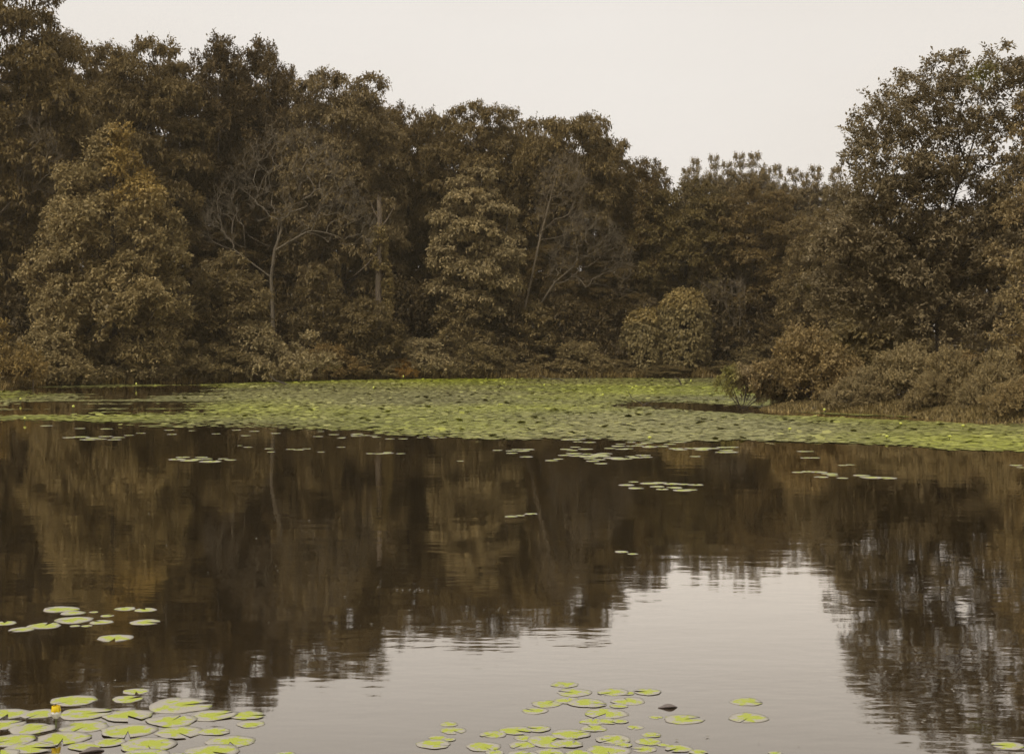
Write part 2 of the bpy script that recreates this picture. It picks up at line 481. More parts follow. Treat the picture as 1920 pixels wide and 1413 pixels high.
def plant_meshes(name, seed, lobes, spacing, sprigs, per, leaf, trunk, r_tip=0.012, trunk_r=None, flat=0.6, droop=0.15,
                 width=0.5, autumn=None, green=None, sides=5, bend=0.25, under=-0.35, skel_every=1, upn=1.0, limbs=()):
    rng = np.random.default_rng(seed)
    C, O, Rr = crown_points(rng, lobes, spacing, under=under)
    V, F, tone = foliage(rng, C, O, Rr, sprigs, per, leaf, flat, droop, width, upn)
    at = {'tone': tone}
    if autumn is not None: at['autumn'] = autumn(V, rng)
    if green is not None: at['green'] = green(V, rng)
    crown = mesh_np(name + '_crown', V, F, LEAF, False, at)
    P0, P1, r0, r1 = skeleton(rng, trunk, C[::skel_every], r_tip, bend, trunk_r=trunk_r, limbs=limbs)
    tv, tf = tubes(P0, P1, r0, r1, sides)
    wood = mesh_np(name + '_wood', tv, tf, BARK, True)
    return wood, crown

def straight_trunk(rng, H, top, n=7, wob=0.12, lean=(0, 0)):
    t = np.linspace(0, 1, n)
    p = np.stack([lean[0] * t ** 1.3, lean[1] * t ** 1.3, t * top * H], -1)
    p[1:, :2] += rng.normal(0, wob, (n - 1, 2))
    p[0, 2] = -0.3
    return p

def plant(kind, wood, crown, x, y, label, cat, color, group=None, rz=0.0, s=(1, 1, 1), bark=(0.075, 0.058, 0.04), z=None,
          parts=('trunk', 'crown')):
    root = add(kind, None, None, (x, y, land1(x, y) if z is None else z), rz)
    root.empty_display_size = 0.5
    add(parts[0], wood, root, scale=s, color=bark)
    add(parts[1], crown, root, scale=s, color=color)
    return tag(root, label, cat, group)

# ------------------------------------------------------------------ kinds of tree shared by the wood behind the pond
PROF_BROAD = [(0.15, 0.6), (0.35, 0.9), (0.55, 1.0), (0.75, 0.95), (0.9, 0.74), (0.97, 0.5)]
PROF_ROUND = [(0.12, 0.6), (0.3, 0.95), (0.5, 1.0), (0.7, 0.93), (0.88, 0.74), (0.97, 0.42)]
PROF_TALL = [(0.10, 0.5), (0.3, 0.9), (0.55, 1.0), (0.8, 0.8), (1.0, 0.25)]
PROF_UMB = [(0.40, 0.45), (0.55, 0.75), (0.72, 1.0), (0.88, 0.95), (0.97, 0.62)]
PROF_OAK = [(0.15, 0.7), (0.4, 1.0), (0.65, 0.95), (0.85, 0.86), (0.97, 0.62)]

def tree_kind(name, seed, H, R, prof, n, spacing, sprigs, per, leaf, size=0.42, lflat=0.62, top=0.85, **kw):
    rng = np.random.default_rng(seed + 500)
    lb = lobes_from_profile(rng, H, R, prof, n, size, lflat)
    w, c = plant_meshes(name, seed, lb, spacing, sprigs, per, leaf, straight_trunk(rng, H, top), r_tip=0.02, trunk_r=0.017 * H, skel_every=2, sides=4, **kw)
    return (w, c, H, R)

KINDS = {
    'broad_a': tree_kind('broad_a', 1, 20, 6.5, PROF_BROAD, 40, 0.95, 11, 6, 0.26, size=0.34, lflat=0.42, droop=0.35),
    'broad_b': tree_kind('broad_b', 2, 20, 6.5, PROF_BROAD, 34, 0.95, 11, 6, 0.26, size=0.36, lflat=0.38, droop=0.4),
    'round_a': tree_kind('round_a', 3, 17, 6.0, PROF_ROUND, 42, 0.95, 10, 6, 0.265, size=0.33, lflat=0.7),
    'round_b': tree_kind('round_b', 4, 17, 6.0, PROF_ROUND, 36, 0.95, 10, 6, 0.265, size=0.35, lflat=0.55),
    'oak': tree_kind('oak', 5, 20, 4.6, PROF_OAK, 34, 0.80, 13, 6, 0.27, size=0.32, lflat=1.0, droop=0.0, flat=0.9),
    'umbrella': tree_kind('umbrella', 6, 18, 6.5, PROF_UMB, 34, 1.0, 11, 6, 0.26, size=0.34, lflat=0.36, droop=0.4),
    'poplar': tree_kind('poplar', 7, 20, 2.6, PROF_TALL, 24, 0.75, 15, 6, 0.26, size=0.5, lflat=1.3, droop=0.0, flat=1.0),
}

DARK, MID, GREY, OLIVE = (0.080, 0.060, 0.033), (0.100, 0.078, 0.046), (0.112, 0.090, 0.062), (0.084, 0.068, 0.036)
rnd = random.Random(4)

def wood_tree(kind, px, ytop, dist, half_px, label, color, group=None, name='broadleaf_tree', rz=None):
    w, c, H, R = KINDS[kind]
    x = (px - 960) / FPX * dist
    z = land1(x, dist)
    h = (HORIZON - ytop) / FPX * dist + EYE - z
    r = half_px / FPX * dist
    return plant(name, w, c, x, dist, label, 'tree', color, group, rnd.uniform(0, 6.28) if rz is None else rz,
                 (r / R, r / R, h / H), z=z)

WOOD = 'trees of the wood behind the pond'
# skyline trees, west to east along the far bank
wood_tree('broad_a', -10, -75, 92, 175, 'tallest tree of the wood, broad and layered, rising beside the pale maple', MID, WOOD)
wood_tree('round_a', 130, 55, 112, 110, 'rounded skyline tree between the tallest tree and the layered spreading tree', DARK, WOOD)
wood_tree('broad_b', 262, 66, 102, 135, 'big spreading tree with layered drooping boughs directly behind the pale maple', MID, WOOD)
wood_tree('oak', 408, 74, 106, 84, 'dark upright oak with knotty clumped top, tallest of three dark oaks', (0.062, 0.046, 0.027), WOOD, 'oak_tree')
wood_tree('oak', 478, 82, 109, 84, 'dark oak with ragged clumped top beside the taller dark oak', (0.062, 0.046, 0.027), WOOD, 'oak_tree')
wood_tree('oak', 532, 122, 107, 60, 'shortest dark oak stepping down beside the domed skyline tree', (0.062, 0.046, 0.027), WOOD, 'oak_tree')
wood_tree('broad_a', 645, 122, 101, 130, 'broad domed skyline tree rising above the broken ivy-clad snag', GREY, WOOD)
wood_tree('round_b', 768, 186, 108, 85, 'low rounded skyline tree between the domed tree and the shelving tree', DARK, WOOD)
wood_tree('broad_b', 892, 182, 106, 115, 'skyline tree with flat shelving boughs behind the pale column-shaped tree', MID, WOOD)
wood_tree('umbrella', 1062, 212, 105, 118, 'umbrella-topped tree above the leaning bare trunks', MID, WOOD)
wood_tree('round_a', 1205, 296, 106, 75, 'smaller tree on the slope of the skyline below the umbrella-topped tree', DARK, WOOD)
wood_tree('round_b', 1285, 332, 105, 110, 'rounded olive tree standing behind the vine-draped stump', OLIVE, WOOD)
t = wood_tree('broad_a', 1415, 345, 104, 110, 'rusty tinged tree standing in front of the poplars', (0.098, 0.074, 0.042), WOOD)
wood_tree('round_a', 1560, 392, 88, 105, 'pale rounded tree beside the big open-crowned tree', GREY, WOOD)
for px, yt, hw in ((1290, 318, 30), (1305, 300, 30), (1338, 294, 30), (1362, 306, 30), (1385, 290, 32), (1418, 290, 38), (1438, 318, 30), (1454, 312, 30), (1484, 318, 34), (1508, 326, 30), (1530, 314, 38),
                   (1572, 316, 40), (1604, 332, 32)):
    wood_tree('poplar', px, yt, 138, hw, 'slim grey poplar in the distant row behind the rusty tree', (0.135, 0.112, 0.085),
              'distant row of poplars', 'poplar_tree')
# the deeper wood that closes the gaps between the skyline trees
deep = 'dark tree of the deep wood seen between the skyline trees'
for k, (px, yt, d, hw) in enumerate([(60, 110, 118, 130), (200, 105, 120, 120), (330, 112, 122, 120), (440, 150, 118, 110), (570, 165, 120, 110),
        (690, 178, 122, 110), (820, 215, 118, 100), (960, 222, 116, 110), (1110, 268, 118, 110), (1180, 320, 118, 90), (1330, 370, 122, 100),
        (1470, 395, 120, 100), (1620, 410, 112, 110), (1740, 385, 100, 120), (1860, 375, 96, 130), (1960, 360, 90, 130), (-60, 120, 112, 140),
        (380, 420, 104, 95), (520, 400, 108, 85), (620, 420, 110, 85), (760, 430, 106, 90), (900, 440, 108, 90), (1030, 450, 104, 85), (1150, 470, 106, 90),
        (1240, 500, 108, 80), (1400, 500, 106, 85), (30, 420, 96, 110)]):
    wood_tree(('round_a', 'round_b', 'broad_b')[k % 3], px, yt, d, hw, deep, DARK, 'deep wood')

# ------------------------------------------------------------------ named trees in front of the wood
def px_at(px, dist): return (px - 960) / FPX * dist
def hgt(ytop, dist, z): return (HORIZON - ytop) / FPX * dist + EYE - z

# pale maple with a yellowing shoulder
D = 79.0; X = px_at(208, D); Z = land1(X, D); H = hgt(243, D, Z); R = 150 / FPX * D
rng = np.random.default_rng(21)
lb = lobes_from_profile(rng, H, R, [(0.08, 0.85), (0.25, 1.0), (0.45, 0.93), (0.6, 0.80), (0.75, 0.62), (0.88, 0.36), (1.0, 0.07)], 46, 0.30, 0.95)
lb = [(x * q, y * q, z, a * v, b * v, c * v) for (x, y, z, a, b, c), q, v in zip(lb, rng.uniform(0.86, 1.12, len(lb)), rng.uniform(0.75, 1.2, len(lb)))]
lb += [(0.1, 0, H * 0.93, 0.55, 0.55, 0.6), (0.25, 0.1, H * 0.985, 0.28, 0.28, 0.5), (-0.5, 0, H * 0.87, 0.5, 0.5, 0.5), (0.8, 0, H * 0.85, 0.5, 0.5, 0.55)]
def maple_autumn(V, rng):
    a = np.clip((V[:, 2] - 0.64 * H) / (0.12 * H), 0, 1) * np.clip((V[:, 0] + 0.06 * R) / (0.22 * R), 0, 1)
    return a * 0.75
w, c = plant_meshes('maple', 22, lb, 0.72, 20, 6, 0.20, straight_trunk(rng, H, 0.9, lean=(0.3, 0)), r_tip=0.014, trunk_r=0.16,
                    droop=0.2, width=0.5, flat=0.9, autumn=maple_autumn)
plant('maple_tree', w, c, X, D, 'pale conical maple with yellowing shoulder standing at the water edge', 'tree', (0.170, 0.142, 0.098), s=(1, 1, 1), z=Z)

# pale column-shaped tree with shelves of large leaves
D = 96.5; X = px_at(892, D); Z = land1(X, D); H = hgt(316, D, Z); R = 88 / FPX * D
rng = np.random.default_rng(31)
lb = lobes_from_profile(rng, H, R, [(0.22, 0.55), (0.38, 0.95), (0.55, 1.0), (0.7, 0.95), (0.85, 0.72), (1.0, 0.3)], 26, 0.45, 0.45)
w, c = plant_meshes('column', 32, lb, 0.7, 17, 6, 0.225, straight_trunk(rng, H, 0.9), r_tip=0.014, trunk_r=0.16, droop=0.5, width=0.5, flat=0.55)
plant('broadleaf_tree', w, c, X, D, 'pale column-shaped tree with shelves of large drooping leaves', 'tree', (0.165, 0.140, 0.106), s=(1, 1, 1), z=Z)

# low dense trees beside the maple and behind the shore shrubs
def small_tree(px, ytop, dist, half_px, seed, label, color, leaf=0.22, flat=0.6, n=18, base=0.1, droop=0.25):
    x = px_at(px, dist); z = land1(x, dist); h = hgt(ytop, dist, z); r = half_px / FPX * dist
    rng = np.random.default_rng(seed)
    lb = lobes_from_profile(rng, h, r, [(base, 0.75), (0.4, 1.0), (0.7, 0.85), (0.9, 0.5), (1.0, 0.2)], n, 0.42, flat)
    w, c = plant_meshes('small%d' % seed, seed, lb, 0.7, 16, 6, leaf * 0.86, straight_trunk(rng, h, 0.85, wob=0.06), r_tip=0.012, trunk_r=0.10, droop=droop)
    return plant('small_tree', w, c, x, dist, label, 'tree', color, s=(1, 1, 1), z=z)

small_tree(425, 478, 84, 95, 41, 'low spreading tree with layered leaves between maple and bare grey tree', (0.105, 0.085, 0.055))
small_tree(605, 505, 91, 55, 42, 'slim leafy understorey tree between the bare grey tree and the snag', (0.085, 0.068, 0.042))
small_tree(868, 550, 95, 58, 43, 'bushy little tree at the foot of the pale column-shaped tree', (0.11, 0.09, 0.06))
small_tree(1000, 575, 96, 45, 44, 'small leafy tree tucked behind the leaning bare trunks', (0.092, 0.074, 0.047))
small_tree(690, 565, 91, 72, 45, 'low leafy tree growing round the foot of the snag', (0.085, 0.068, 0.042))

# big open-crowned tree on the point: skeleton shows against the sky
D = 52.0; X = px_at(1765, D); Z = land1(X, D)
def LP(px, py, rx, ry=None, dy=0.0):
    ry = ry or rx * 0.7; k = D / FPX
    return ((px - 1765) * k, dy, (HORIZON - py) * k + EYE - Z, rx * k, rx * k, ry * k)
rng = np.random.default_rng(51)
lobes = []
hull_x = [1592, 1620, 1650, 1690, 1740, 1790, 1850, 1920, 1990]
hull_top = [245, 205, 165, 138, 126, 112, 96, 106, 118]
hull_low = [330, 430, 560, 640, 650, 650, 650, 640, 620]
gaps = [(1868, 290, 28, 20), (1736, 385, 16, 12), (1700, 300, 14, 9), (1770, 298, 12, 12), (1790, 222, 9, 8), (1905, 395, 12, 8), (1660, 345, 10, 7), (1880, 200, 8, 8)]
placed = []
for _ in range(4000):
    ex, ey, dy = rng.uniform(1592, 1985), rng.uniform(125, 640), rng.uniform(-2.2, 2.2)
    if not (np.interp(ex, hull_x, hull_top) + 10 < ey < np.interp(ex, hull_x, hull_low)): continue
    if any(((ex - a) / (c + 18)) ** 2 + ((ey - b) / (d + 14)) ** 2 < 1 for a, b, c, d in gaps): continue
    sep = 28.5 if ey < 310 else 36
    if any(math.hypot(ex - a, (ey - b) * 1.25) + abs(dy - e) * 7 < sep for a, b, e in placed): continue
    placed.append((ex, ey, dy))
    lobes.append(LP(ex, ey, rng.uniform(11, 20) * (1 if ey < 320 else 1.65), rng.uniform(12, 20) * (1 if ey < 320 else 1.25), dy))
for ex, ey, dy in ((1570, 450, -1.2), (1610, 410, -1.0), (1540, 480, -1.2), (1620, 470, -1.6), (1590, 515, -0.6), (1535, 545, -0.8), (1640, 530, -1.4), (1600, 580, -0.5), (1650, 600, -0.5), (1560, 570, -0.9)):
    lobes.append(LP(ex, ey, 44, 22, dy))
tr = np.array([LP(1765, 668, 1)[:3], LP(1758, 580, 1)[:3], LP(1746, 510, 1)[:3], LP(1738, 450, 1)[:3]])
tr[0, 2] = -0.3
def limb(*pts): return [LP(px, py, 1, 1, dy)[:3] for px, py, dy in pts]
limbs = [(3, limb((1728, 405, -.1), (1712, 365, -.2), (1702, 315, -.3), (1688, 270, -.4), (1662, 232, -.5))),
         (3, limb((1734, 390, .3), (1724, 330, .5), (1722, 282, .6), (1709, 237, .6), (1702, 192, .5))),
         (2, limb((1768, 440, .1), (1793, 365, .2), (1814, 312, .2), (1836, 245, .3), (1843, 190, .3))),
         (16, limb((1800, 275, 0), (1789, 240, -.3), (1776, 190, -.5))),
         (16, limb((1838, 285, .1), (1868, 240, 0), (1885, 190, -.2))),
         (2, limb((1805, 455, -.5), (1852, 385, -.7), (1893, 305, -.8), (1914, 240, -.8), (1922, 190, -.8)))]
def open_green(V, rng):
    p = np.array(LP(1840, 145, 1)[:3])
    d = np.linalg.norm((V - p) * np.array([1, 0.5, 1.3]), axis=1)
    return np.clip(1.0 - d / 0.9, 0, 0.8)
w, c = plant_meshes('open_tree', 52, lobes, 0.42, 9, 6, 0.14, tr, r_tip=0.0075, trunk_r=0.17, droop=-0.05, flat=0.9, green=open_green, bend=0.1, limbs=limbs, skel_every=2)
plant('broadleaf_tree', w, c, X, D, 'big open-crowned tree with dark forking limbs standing on the shrubby point', 'tree', (0.118, 0.100, 0.084), s=(1, 1, 1), z=Z,
      bark=(0.05, 0.038, 0.026))
small_tree(1955, 100, 47, 90, 53, 'dense tree crowding the far flank of the open-crowned tree', (0.15, 0.122, 0.09), leaf=0.15, flat=0.7, n=26)
small_tree(1930, 470, 40, 50, 54, 'pale leafy sapling tree leaning over the point shrubs', (0.17, 0.14, 0.10), leaf=0.13, flat=0.6, n=12)

# bare trees ---------------------------------------------------------------
def bare_tree(name, seed, trunk, tips, r_tip, trunk_r, bend=-0.1, up_pen=0.6, sides=4):
    rng = np.random.default_rng(seed)
    P0, P1, r0, r1 = skeleton(rng, trunk, tips, r_tip, bend, up_pen, trunk_r, 0.09)
    thin = np.where(r1 < r_tip * 2.2)[0]
    q = np.repeat(thin, 2)                                    # fine twigs off every thin branch
    t = rng.uniform(0.2, 1.0, len(q))[:, None]
    a = P0[q] * (1 - t) + P1[q] * t
    d = unit(unit(P1[q] - P0[q]) * 0.9 + rng.normal(0, 0.5, (len(q), 3)) + 0.5 * UP)
    b = a + d * rng.uniform(0.25, 0.9, len(q))[:, None]
    P0 = np.concatenate([P0, a]); P1 = np.concatenate([P1, b])
    r0 = np.concatenate([r0, np.full(len(q), r_tip * 0.7)]); r1 = np.concatenate([r1, np.full(len(q), r_tip * 0.35)])
    V, F = tubes(P0, P1, r0, r1, sides)
    return mesh_np(name, V, F, BARK, True)

def fan_points(rng, n, x0, x1, ztop, zlow, depth, dome=0.7):
    t = rng.uniform(-1, 1, n); x = x0 + (x1 - x0) * (t + 1) / 2
    top = zlow + (ztop - zlow) * (1 - dome * t ** 2)
    z = zlow + (top - zlow) * rng.uniform(0, 1, n) ** 0.6
    return np.stack([x, rng.uniform(-depth, depth, n) * np.sqrt(np.maximum(0.1, 1 - t ** 2)), z], -1)

def bare(name_mesh, seed, D, base_px, trunk_px, box, n, r_tip, trunk_r, label, color, dome=0.7, depth=2.5):
    X = px_at(base_px, D); Z = land1(X, D); k = D / FPX
    f = lambda px, py, dy=0.0: ((px - base_px) * k, dy, (HORIZON - py) * k + EYE - Z)
    rng = np.random.default_rng(seed)
    tr = np.array([f(*p) for p in trunk_px]); tr[0, 2] = -0.3
    x0, _, zt = f(box[0], box[2]); x1, _, zl = f(box[1], box[3])
    pts = fan_points(rng, n, x0, x1, zt, zl, depth, dome)
    me = bare_tree(name_mesh, seed, tr, pts, r_tip, trunk_r)
    root = add('bare_tree', None, None, (X, D, Z))
    add('trunk', me, root, color=color)
    return tag(root, label, 'tree')

bare('bare_spread', 61, 90, 511, [(511, 690), (512, 600), (508, 520), (515, 470), (528, 430)], (385, 700, 235, 470), 430, 0.0095, 0.15,
     'bare grey tree with wide tangled leafless crown', (0.118, 0.092, 0.056), dome=0.75)
bare('bare_lean', 62, 97, 965, [(965, 690), (975, 620), (992, 540), (1012, 450), (1030, 380), (1042, 330)], (1005, 1100, 290, 440), 200, 0.009, 0.10,
     'tall leaning bare trunk with thin upright branches', (0.135, 0.102, 0.06), dome=0.3, depth=1.5)
bare('bare_twiggy', 63, 98, 985, [(978, 690), (1000, 590), (1040, 530), (1075, 500)], (1030, 1185, 395, 560), 330, 0.0075, 0.08,
     'low bare tree with fine twiggy mop beside the leaning trunk', (0.125, 0.097, 0.058), dome=0.5, depth=2.0)
bare('bare_west', 64, 89, -40, [(-40, 690), (-20, 480), (0, 400), (40, 360)], (-60, 120, 200, 400), 180, 0.009, 0.08,
     'pale bare sapling leaning among leaves beside the maple', (0.13, 0.10, 0.06), dome=0.4, depth=1.5)
# leaning dead boughs beside the draped stump
bare('bare_boughs', 65, 98, 1430, [(1430, 690), (1395, 650), (1365, 610)], (1310, 1400, 520, 690), 150, 0.009, 0.06,
     'dead boughs sweeping down beside the vine-draped stump', (0.13, 0.10, 0.06), dome=0.1, depth=1.5)

# broken snag with ivy
D = 92.5; X = px_at(711, D); Z = land1(X, D); k = D / FPX
root = add('snag_tree', None, None, (X, D, Z))
tag(root, 'broken dead trunk standing upright with ivy at mid height and jagged top', 'dead tree')
zt = lambda py: (HORIZON - py) * k + EYE - Z
rng = np.random.default_rng(71)
zs = np.linspace(-0.3, zt(378), 14)
cx = 0.05 * np.sin(zs * 0.9); rr = 0.24 - 0.10 * np.linspace(0, 1, 14)
P = np.stack([cx, 0 * zs, zs], -1)
V, F = tubes(P[:-1], P[1:], rr[:-1], rr[1:], 9)
sp0, sp1, sr0, sr1 = [], [], [], []
for a in range(6):                                   # splintered top
    an = a * 1.05; b = P[-1] + 0.09 * np.array([math.cos(an), math.sin(an), 0]) - UP * 0.1
    sp0.append(b); sp1.append(b + UP * rng.uniform(0.25, 0.75) + rng.normal(0, 0.04, 3)); sr0.append(0.06); sr1.append(0.01)
for (pz, dx, dz) in ((430, 0.95, 1.5), (412, -0.55, 1.1), (470, -1.6, -1.6), (455, -1.2, 0.5), (520, 0.5, 0.6)):
    b = np.array([0, 0, zt(pz)]); e = b + np.array([dx, rng.uniform(-.4, .4), dz]); mid_ = (b + e) / 2 + np.array([0, 0, -0.12])
    sp0 += [b, mid_]; sp1 += [mid_, e]; sr0 += [0.055, 0.04]; sr1 += [0.04, 0.015]
V2, F2 = tubes(np.array(sp0), np.array(sp1), np.array(sr0), np.array(sr1), 5)
VV = np.concatenate([V, V2])
n1 = len(V)
add('trunk', mesh_np('snag_wood', VV, np.concatenate([F, F2 + n1]), BARK, True), root, color=(0.115, 0.085, 0.054))
n = 95
an = rng.uniform(0, 6.28, n); zz = np.concatenate([rng.uniform(zt(505), zt(425), 50), rng.uniform(zt(600), zt(500), 45)])
hang = zz < zt(500)                                    # the strand that hangs clear of the trunk
C = np.stack([np.cos(an) * np.where(hang, 0.12, 0.25) + np.where(hang, 0.50, 0.03), np.sin(an) * np.where(hang, 0.12, 0.25), zz], -1)
V, F, tone = foliage(rng, C, unit(np.stack([np.cos(an), np.sin(an), 0 * an], -1)), np.full(n, 0.17), 8, 5, 0.15, 0.9, 0.5, 0.7)
add('ivy', mesh_np('snag_ivy', V, F, LEAF, False, {'tone': tone}), root, color=(0.14, 0.115, 0.07))

# vine-draped stumps: haystacks of hanging leaves
def draped(px, ytop, dist, half_px, seed, label):
    x = px_at(px, dist); z = land1(x, dist); h = hgt(ytop, dist, z); r = half_px / FPX * dist
    rng = np.random.default_rng(seed)
    n = int(70 + 60 * h * r)
    t = rng.uniform(0, 1, n) ** 0.85; az = rng.uniform(0, 6.28, n)
    rad = r * np.interp(t, [0, 0.15, 0.5, 0.8, 0.93, 1], [0.75, 0.95, 1.0, 0.85, 0.55, 0.1]) * (1 + 0.12 * np.sin(az * 3 + seed) + rng.normal(0, 0.04, n))
    C = np.stack([rad * np.cos(az), rad * np.sin(az), 0.25 + t * (h - 0.3)], -1)
    out = unit(np.stack([np.cos(az), np.sin(az), t * 1.2 - 0.2], -1))
    V, F, tone = foliage(rng, C, out, np.full(n, 0.28), 10, 6, 0.18, 1.0, 0.9, 0.75, 0.35)
    au = np.clip((V[:, 2] - 0.75 * h) / (0.25 * h), 0, 0.35)
    tr = np.array([(0, 0, -0.3), (0.05, 0, h * 0.3), (-0.05, 0.05, h * 0.6), (0.03, 0, h * 0.88)])
    P0, P1, r0, r1 = skeleton(rng, tr, C[::5] * np.array([0.85, 0.85, 1]), 0.012, -0.2, trunk_r=0.18)
    tv, tf = tubes(P0, P1, r0, r1)
    root = add('vine_draped_stump', None, None, (x, dist, z))
    add('trunk', mesh_np('stump_wood', tv, tf, BARK, True), root, color=(0.075, 0.058, 0.04))
    add('vines', mesh_np('stump_vines', V, F, LEAF, False, {'tone': tone, 'autumn': au}), root, color=(0.130, 0.111, 0.074))
    tag(root, label, 'vine-covered stump', 'vine-draped stumps')
draped(1284, 546, 95.2, 42, 81, 'taller domed stump draped in hanging vines at the far bank')
draped(1212, 580, 96, 36, 82, 'shorter stump draped in vines joined to the taller draped dome')

# ------------------------------------------------------------------ shrubs
def shrub_kind(name, seed, H, R, n, leaf, spacing, sprigs=14, per=5, flat=0.75, **kw):
    rng = np.random.default_rng(seed)
    lb = []
    for i in range(n):
        az = i * 2.4 + rng.uniform(-.3, .3); q = math.sqrt((i + 0.3) / n)
        s = R * 0.30 * rng.uniform(0.5, 1.6)
        zc = H * (0.86 - 0.62 * q ** 2.2) * rng.uniform(0.65, 1.2) - s * flat * 0.6
        lb.append(((R - s * 0.8) * q * math.cos(az), (R - s * 0.8) * q * math.sin(az), max(zc, 0.2 * H), s, s, s * flat))
    for i in range(n // 3):
        az = i * 2.9; s = R * 0.26
        lb.append(((R - s) * math.cos(az), (R - s) * math.sin(az), 0.18 * H, s, s, 0.2 * H))
    w, c = plant_meshes(name, seed, lb, spacing, sprigs, per, leaf, np.array([(0, 0, -0.25), (0, 0, 0.05 * H), (0.03, 0, 0.16 * H)]), r_tip=0.008,
                        under=-0.5, flat=0.8, **kw)
    return (w, c, H, R)

SHRUBS = {
    'a': shrub_kind('shrub_a', 91, 3.0, 2.4, 11, 0.19, 0.55, sprigs=10, per=7),
    'b': shrub_kind('shrub_b', 92, 3.0, 2.4, 9, 0.18, 0.55, sprigs=10, per=7, droop=-0.2),
    'c': shrub_kind('shrub_c', 93, 3.0, 2.2, 14, 0.17, 0.5, droop=0.3, width=0.4),
    'd': shrub_kind('shrub_d', 94, 2.4, 2.4, 12, 0.115, 0.42, sprigs=10, per=8, droop=-0.2),
    'e': shrub_kind('shrub_e', 95, 2.4, 2.4, 9, 0.115, 0.42, sprigs=10, per=8, droop=-0.05),
}

def shrub(kind, px, ytop, dist, half_px, label, color, group='shrubs along the far bank'):
    w, c, H, R = SHRUBS[kind]
    half_px *= 1.3 if group != PT else 1.15
    x = px_at(px, dist); z = land1(x, dist); h = hgt(ytop, dist, z); r = half_px / FPX * dist
    return plant('shrub', w, c, x, dist, label, 'shrub', color, group, rnd.uniform(0, 6.28), (r / R, r / R, h / H), z=z - 0.05,
                 parts=('stems', 'foliage'))

PT = 'shrubs on the point'
B1, B2, B3, RUST, ORANGE = (0.150, 0.126, 0.088), (0.185, 0.160, 0.124), (0.115, 0.095, 0.063), (0.145, 0.108, 0.062), (0.18, 0.115, 0.045)
shrub('b', 2, 600, 69, 60, 'golden brown shrub at the head of the far bank beside the thin post', (0.14, 0.106, 0.055))
shrub('a', 92, 632, 74, 62, 'dense brown shrub between the golden shrub and the maple foot', B1)
shrub('c', 165, 655, 77.5, 45, 'dark shrub in the shade under the maple', B3)
shrub('a', 255, 650, 78.5, 60, 'leafy shrub hanging to the water below the maple', B2)
shrub('b', 335, 640, 79, 55, 'rounded shrub between the maple and the low spreading tree', B1)
shrub('c', 400, 640, 81, 58, 'dark dense shrub below the low spreading tree', B3)
shrub('a', 475, 612, 83, 62, 'tall silvery shrub below the bare grey tree', B2)
shrub('b', 555, 622, 84.5, 60, 'silver-tipped shrub next to the tall silvery one', B2)
shrub('a', 620, 650, 89, 50, 'russet-topped shrub beyond the silver-tipped shrub', RUST)
shrub('c', 690, 668, 90.5, 52, 'low grassy shrub between the russet-topped and orange shrubs', B1)
shrub('d', 745, 672, 91, 32, 'small bright orange shrub on the far bank', ORANGE)
shrub('a', 795, 640, 93, 52, 'domed grey shrub behind the small bright orange shrub', B2)
shrub('b', 840, 680, 93.5, 30, 'little pale shrub at the waterline past the domed grey shrub', B2)
shrub('c', 890, 640, 93, 45, 'dark tall shrub at the foot of the pale column-shaped tree', B3)
shrub('a', 938, 655, 94, 32, 'dark shrub at the foot of the leaning bare trunk', B3)
shrub('b', 1000, 665, 94.5, 45, 'low brown shrub past the leaning bare trunk', B1)
shrub('a', 1090, 645, 95, 50, 'rounded brown shrub below the twiggy bare tree', B1)
shrub('c', 1155, 672, 95, 38, 'low shrub between the rounded brown shrub and the draped stumps', B3)
shrub('c', 1250, 682, 94.2, 45, 'dark shrub at the foot of the draped stumps', B3)
shrub('b', 1345, 675, 95, 50, 'low dark shrub below the dead boughs', B3)
shrub('a', 1430, 650, 95.5, 60, 'dark shrub half hidden behind the rusty shrub of the point', B3)
# understorey between the trunks, its leaf colour darkened to deepen the shade there
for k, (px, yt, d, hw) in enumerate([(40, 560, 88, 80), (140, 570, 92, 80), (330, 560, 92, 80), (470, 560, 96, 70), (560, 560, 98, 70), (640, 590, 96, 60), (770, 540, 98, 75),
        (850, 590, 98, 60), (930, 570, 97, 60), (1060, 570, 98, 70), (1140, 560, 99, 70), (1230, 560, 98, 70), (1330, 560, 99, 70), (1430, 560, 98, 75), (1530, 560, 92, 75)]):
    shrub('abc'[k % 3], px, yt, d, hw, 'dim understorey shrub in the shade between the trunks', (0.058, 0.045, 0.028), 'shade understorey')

shrub('d', 1525, 612, 45.6, 108, 'largest rusty brown shrub, domed over the tip of the point', (0.150, 0.118, 0.078), PT)
shrub('e', 1478, 655, 46.3, 58, 'rusty shrub with grey tips sloping down to the water', (0.165, 0.136, 0.098), PT)
shrub('e', 1690, 638, 43.0, 78, 'grey-brown rounded shrub next to the largest rusty shrub', (0.168, 0.142, 0.105), PT)
shrub('d', 1610, 690, 42.7, 60, 'low grey shrub in front of the rusty ones', (0.165, 0.14, 0.108), PT)
shrub('d', 1790, 650, 41.0, 62, 'loose grey-brown shrub beside the pale-stemmed sapling', (0.165, 0.138, 0.10), PT)
shrub('e', 1745, 695, 40.4, 45, 'small shrub leaning to the water below the grey-brown ones', (0.16, 0.133, 0.096), PT)
shrub('d', 1870, 655, 38.8, 62, 'pale bushy shrub standing past the pale-stemmed sapling', (0.175, 0.148, 0.11), PT)
shrub('e', 1905, 700, 37.0, 60, 'bright tan shrub hanging over the water at the bank edge', (0.168, 0.136, 0.092), PT)
shrub('e', 1955, 600, 40.0, 60, 'golden shrub under the leaning pale sapling', (0.145, 0.108, 0.06), PT)
shrub('a', 1640, 590, 62, 110, 'dark understorey shrub in deep shade behind the rusty shrub', B3, PT)
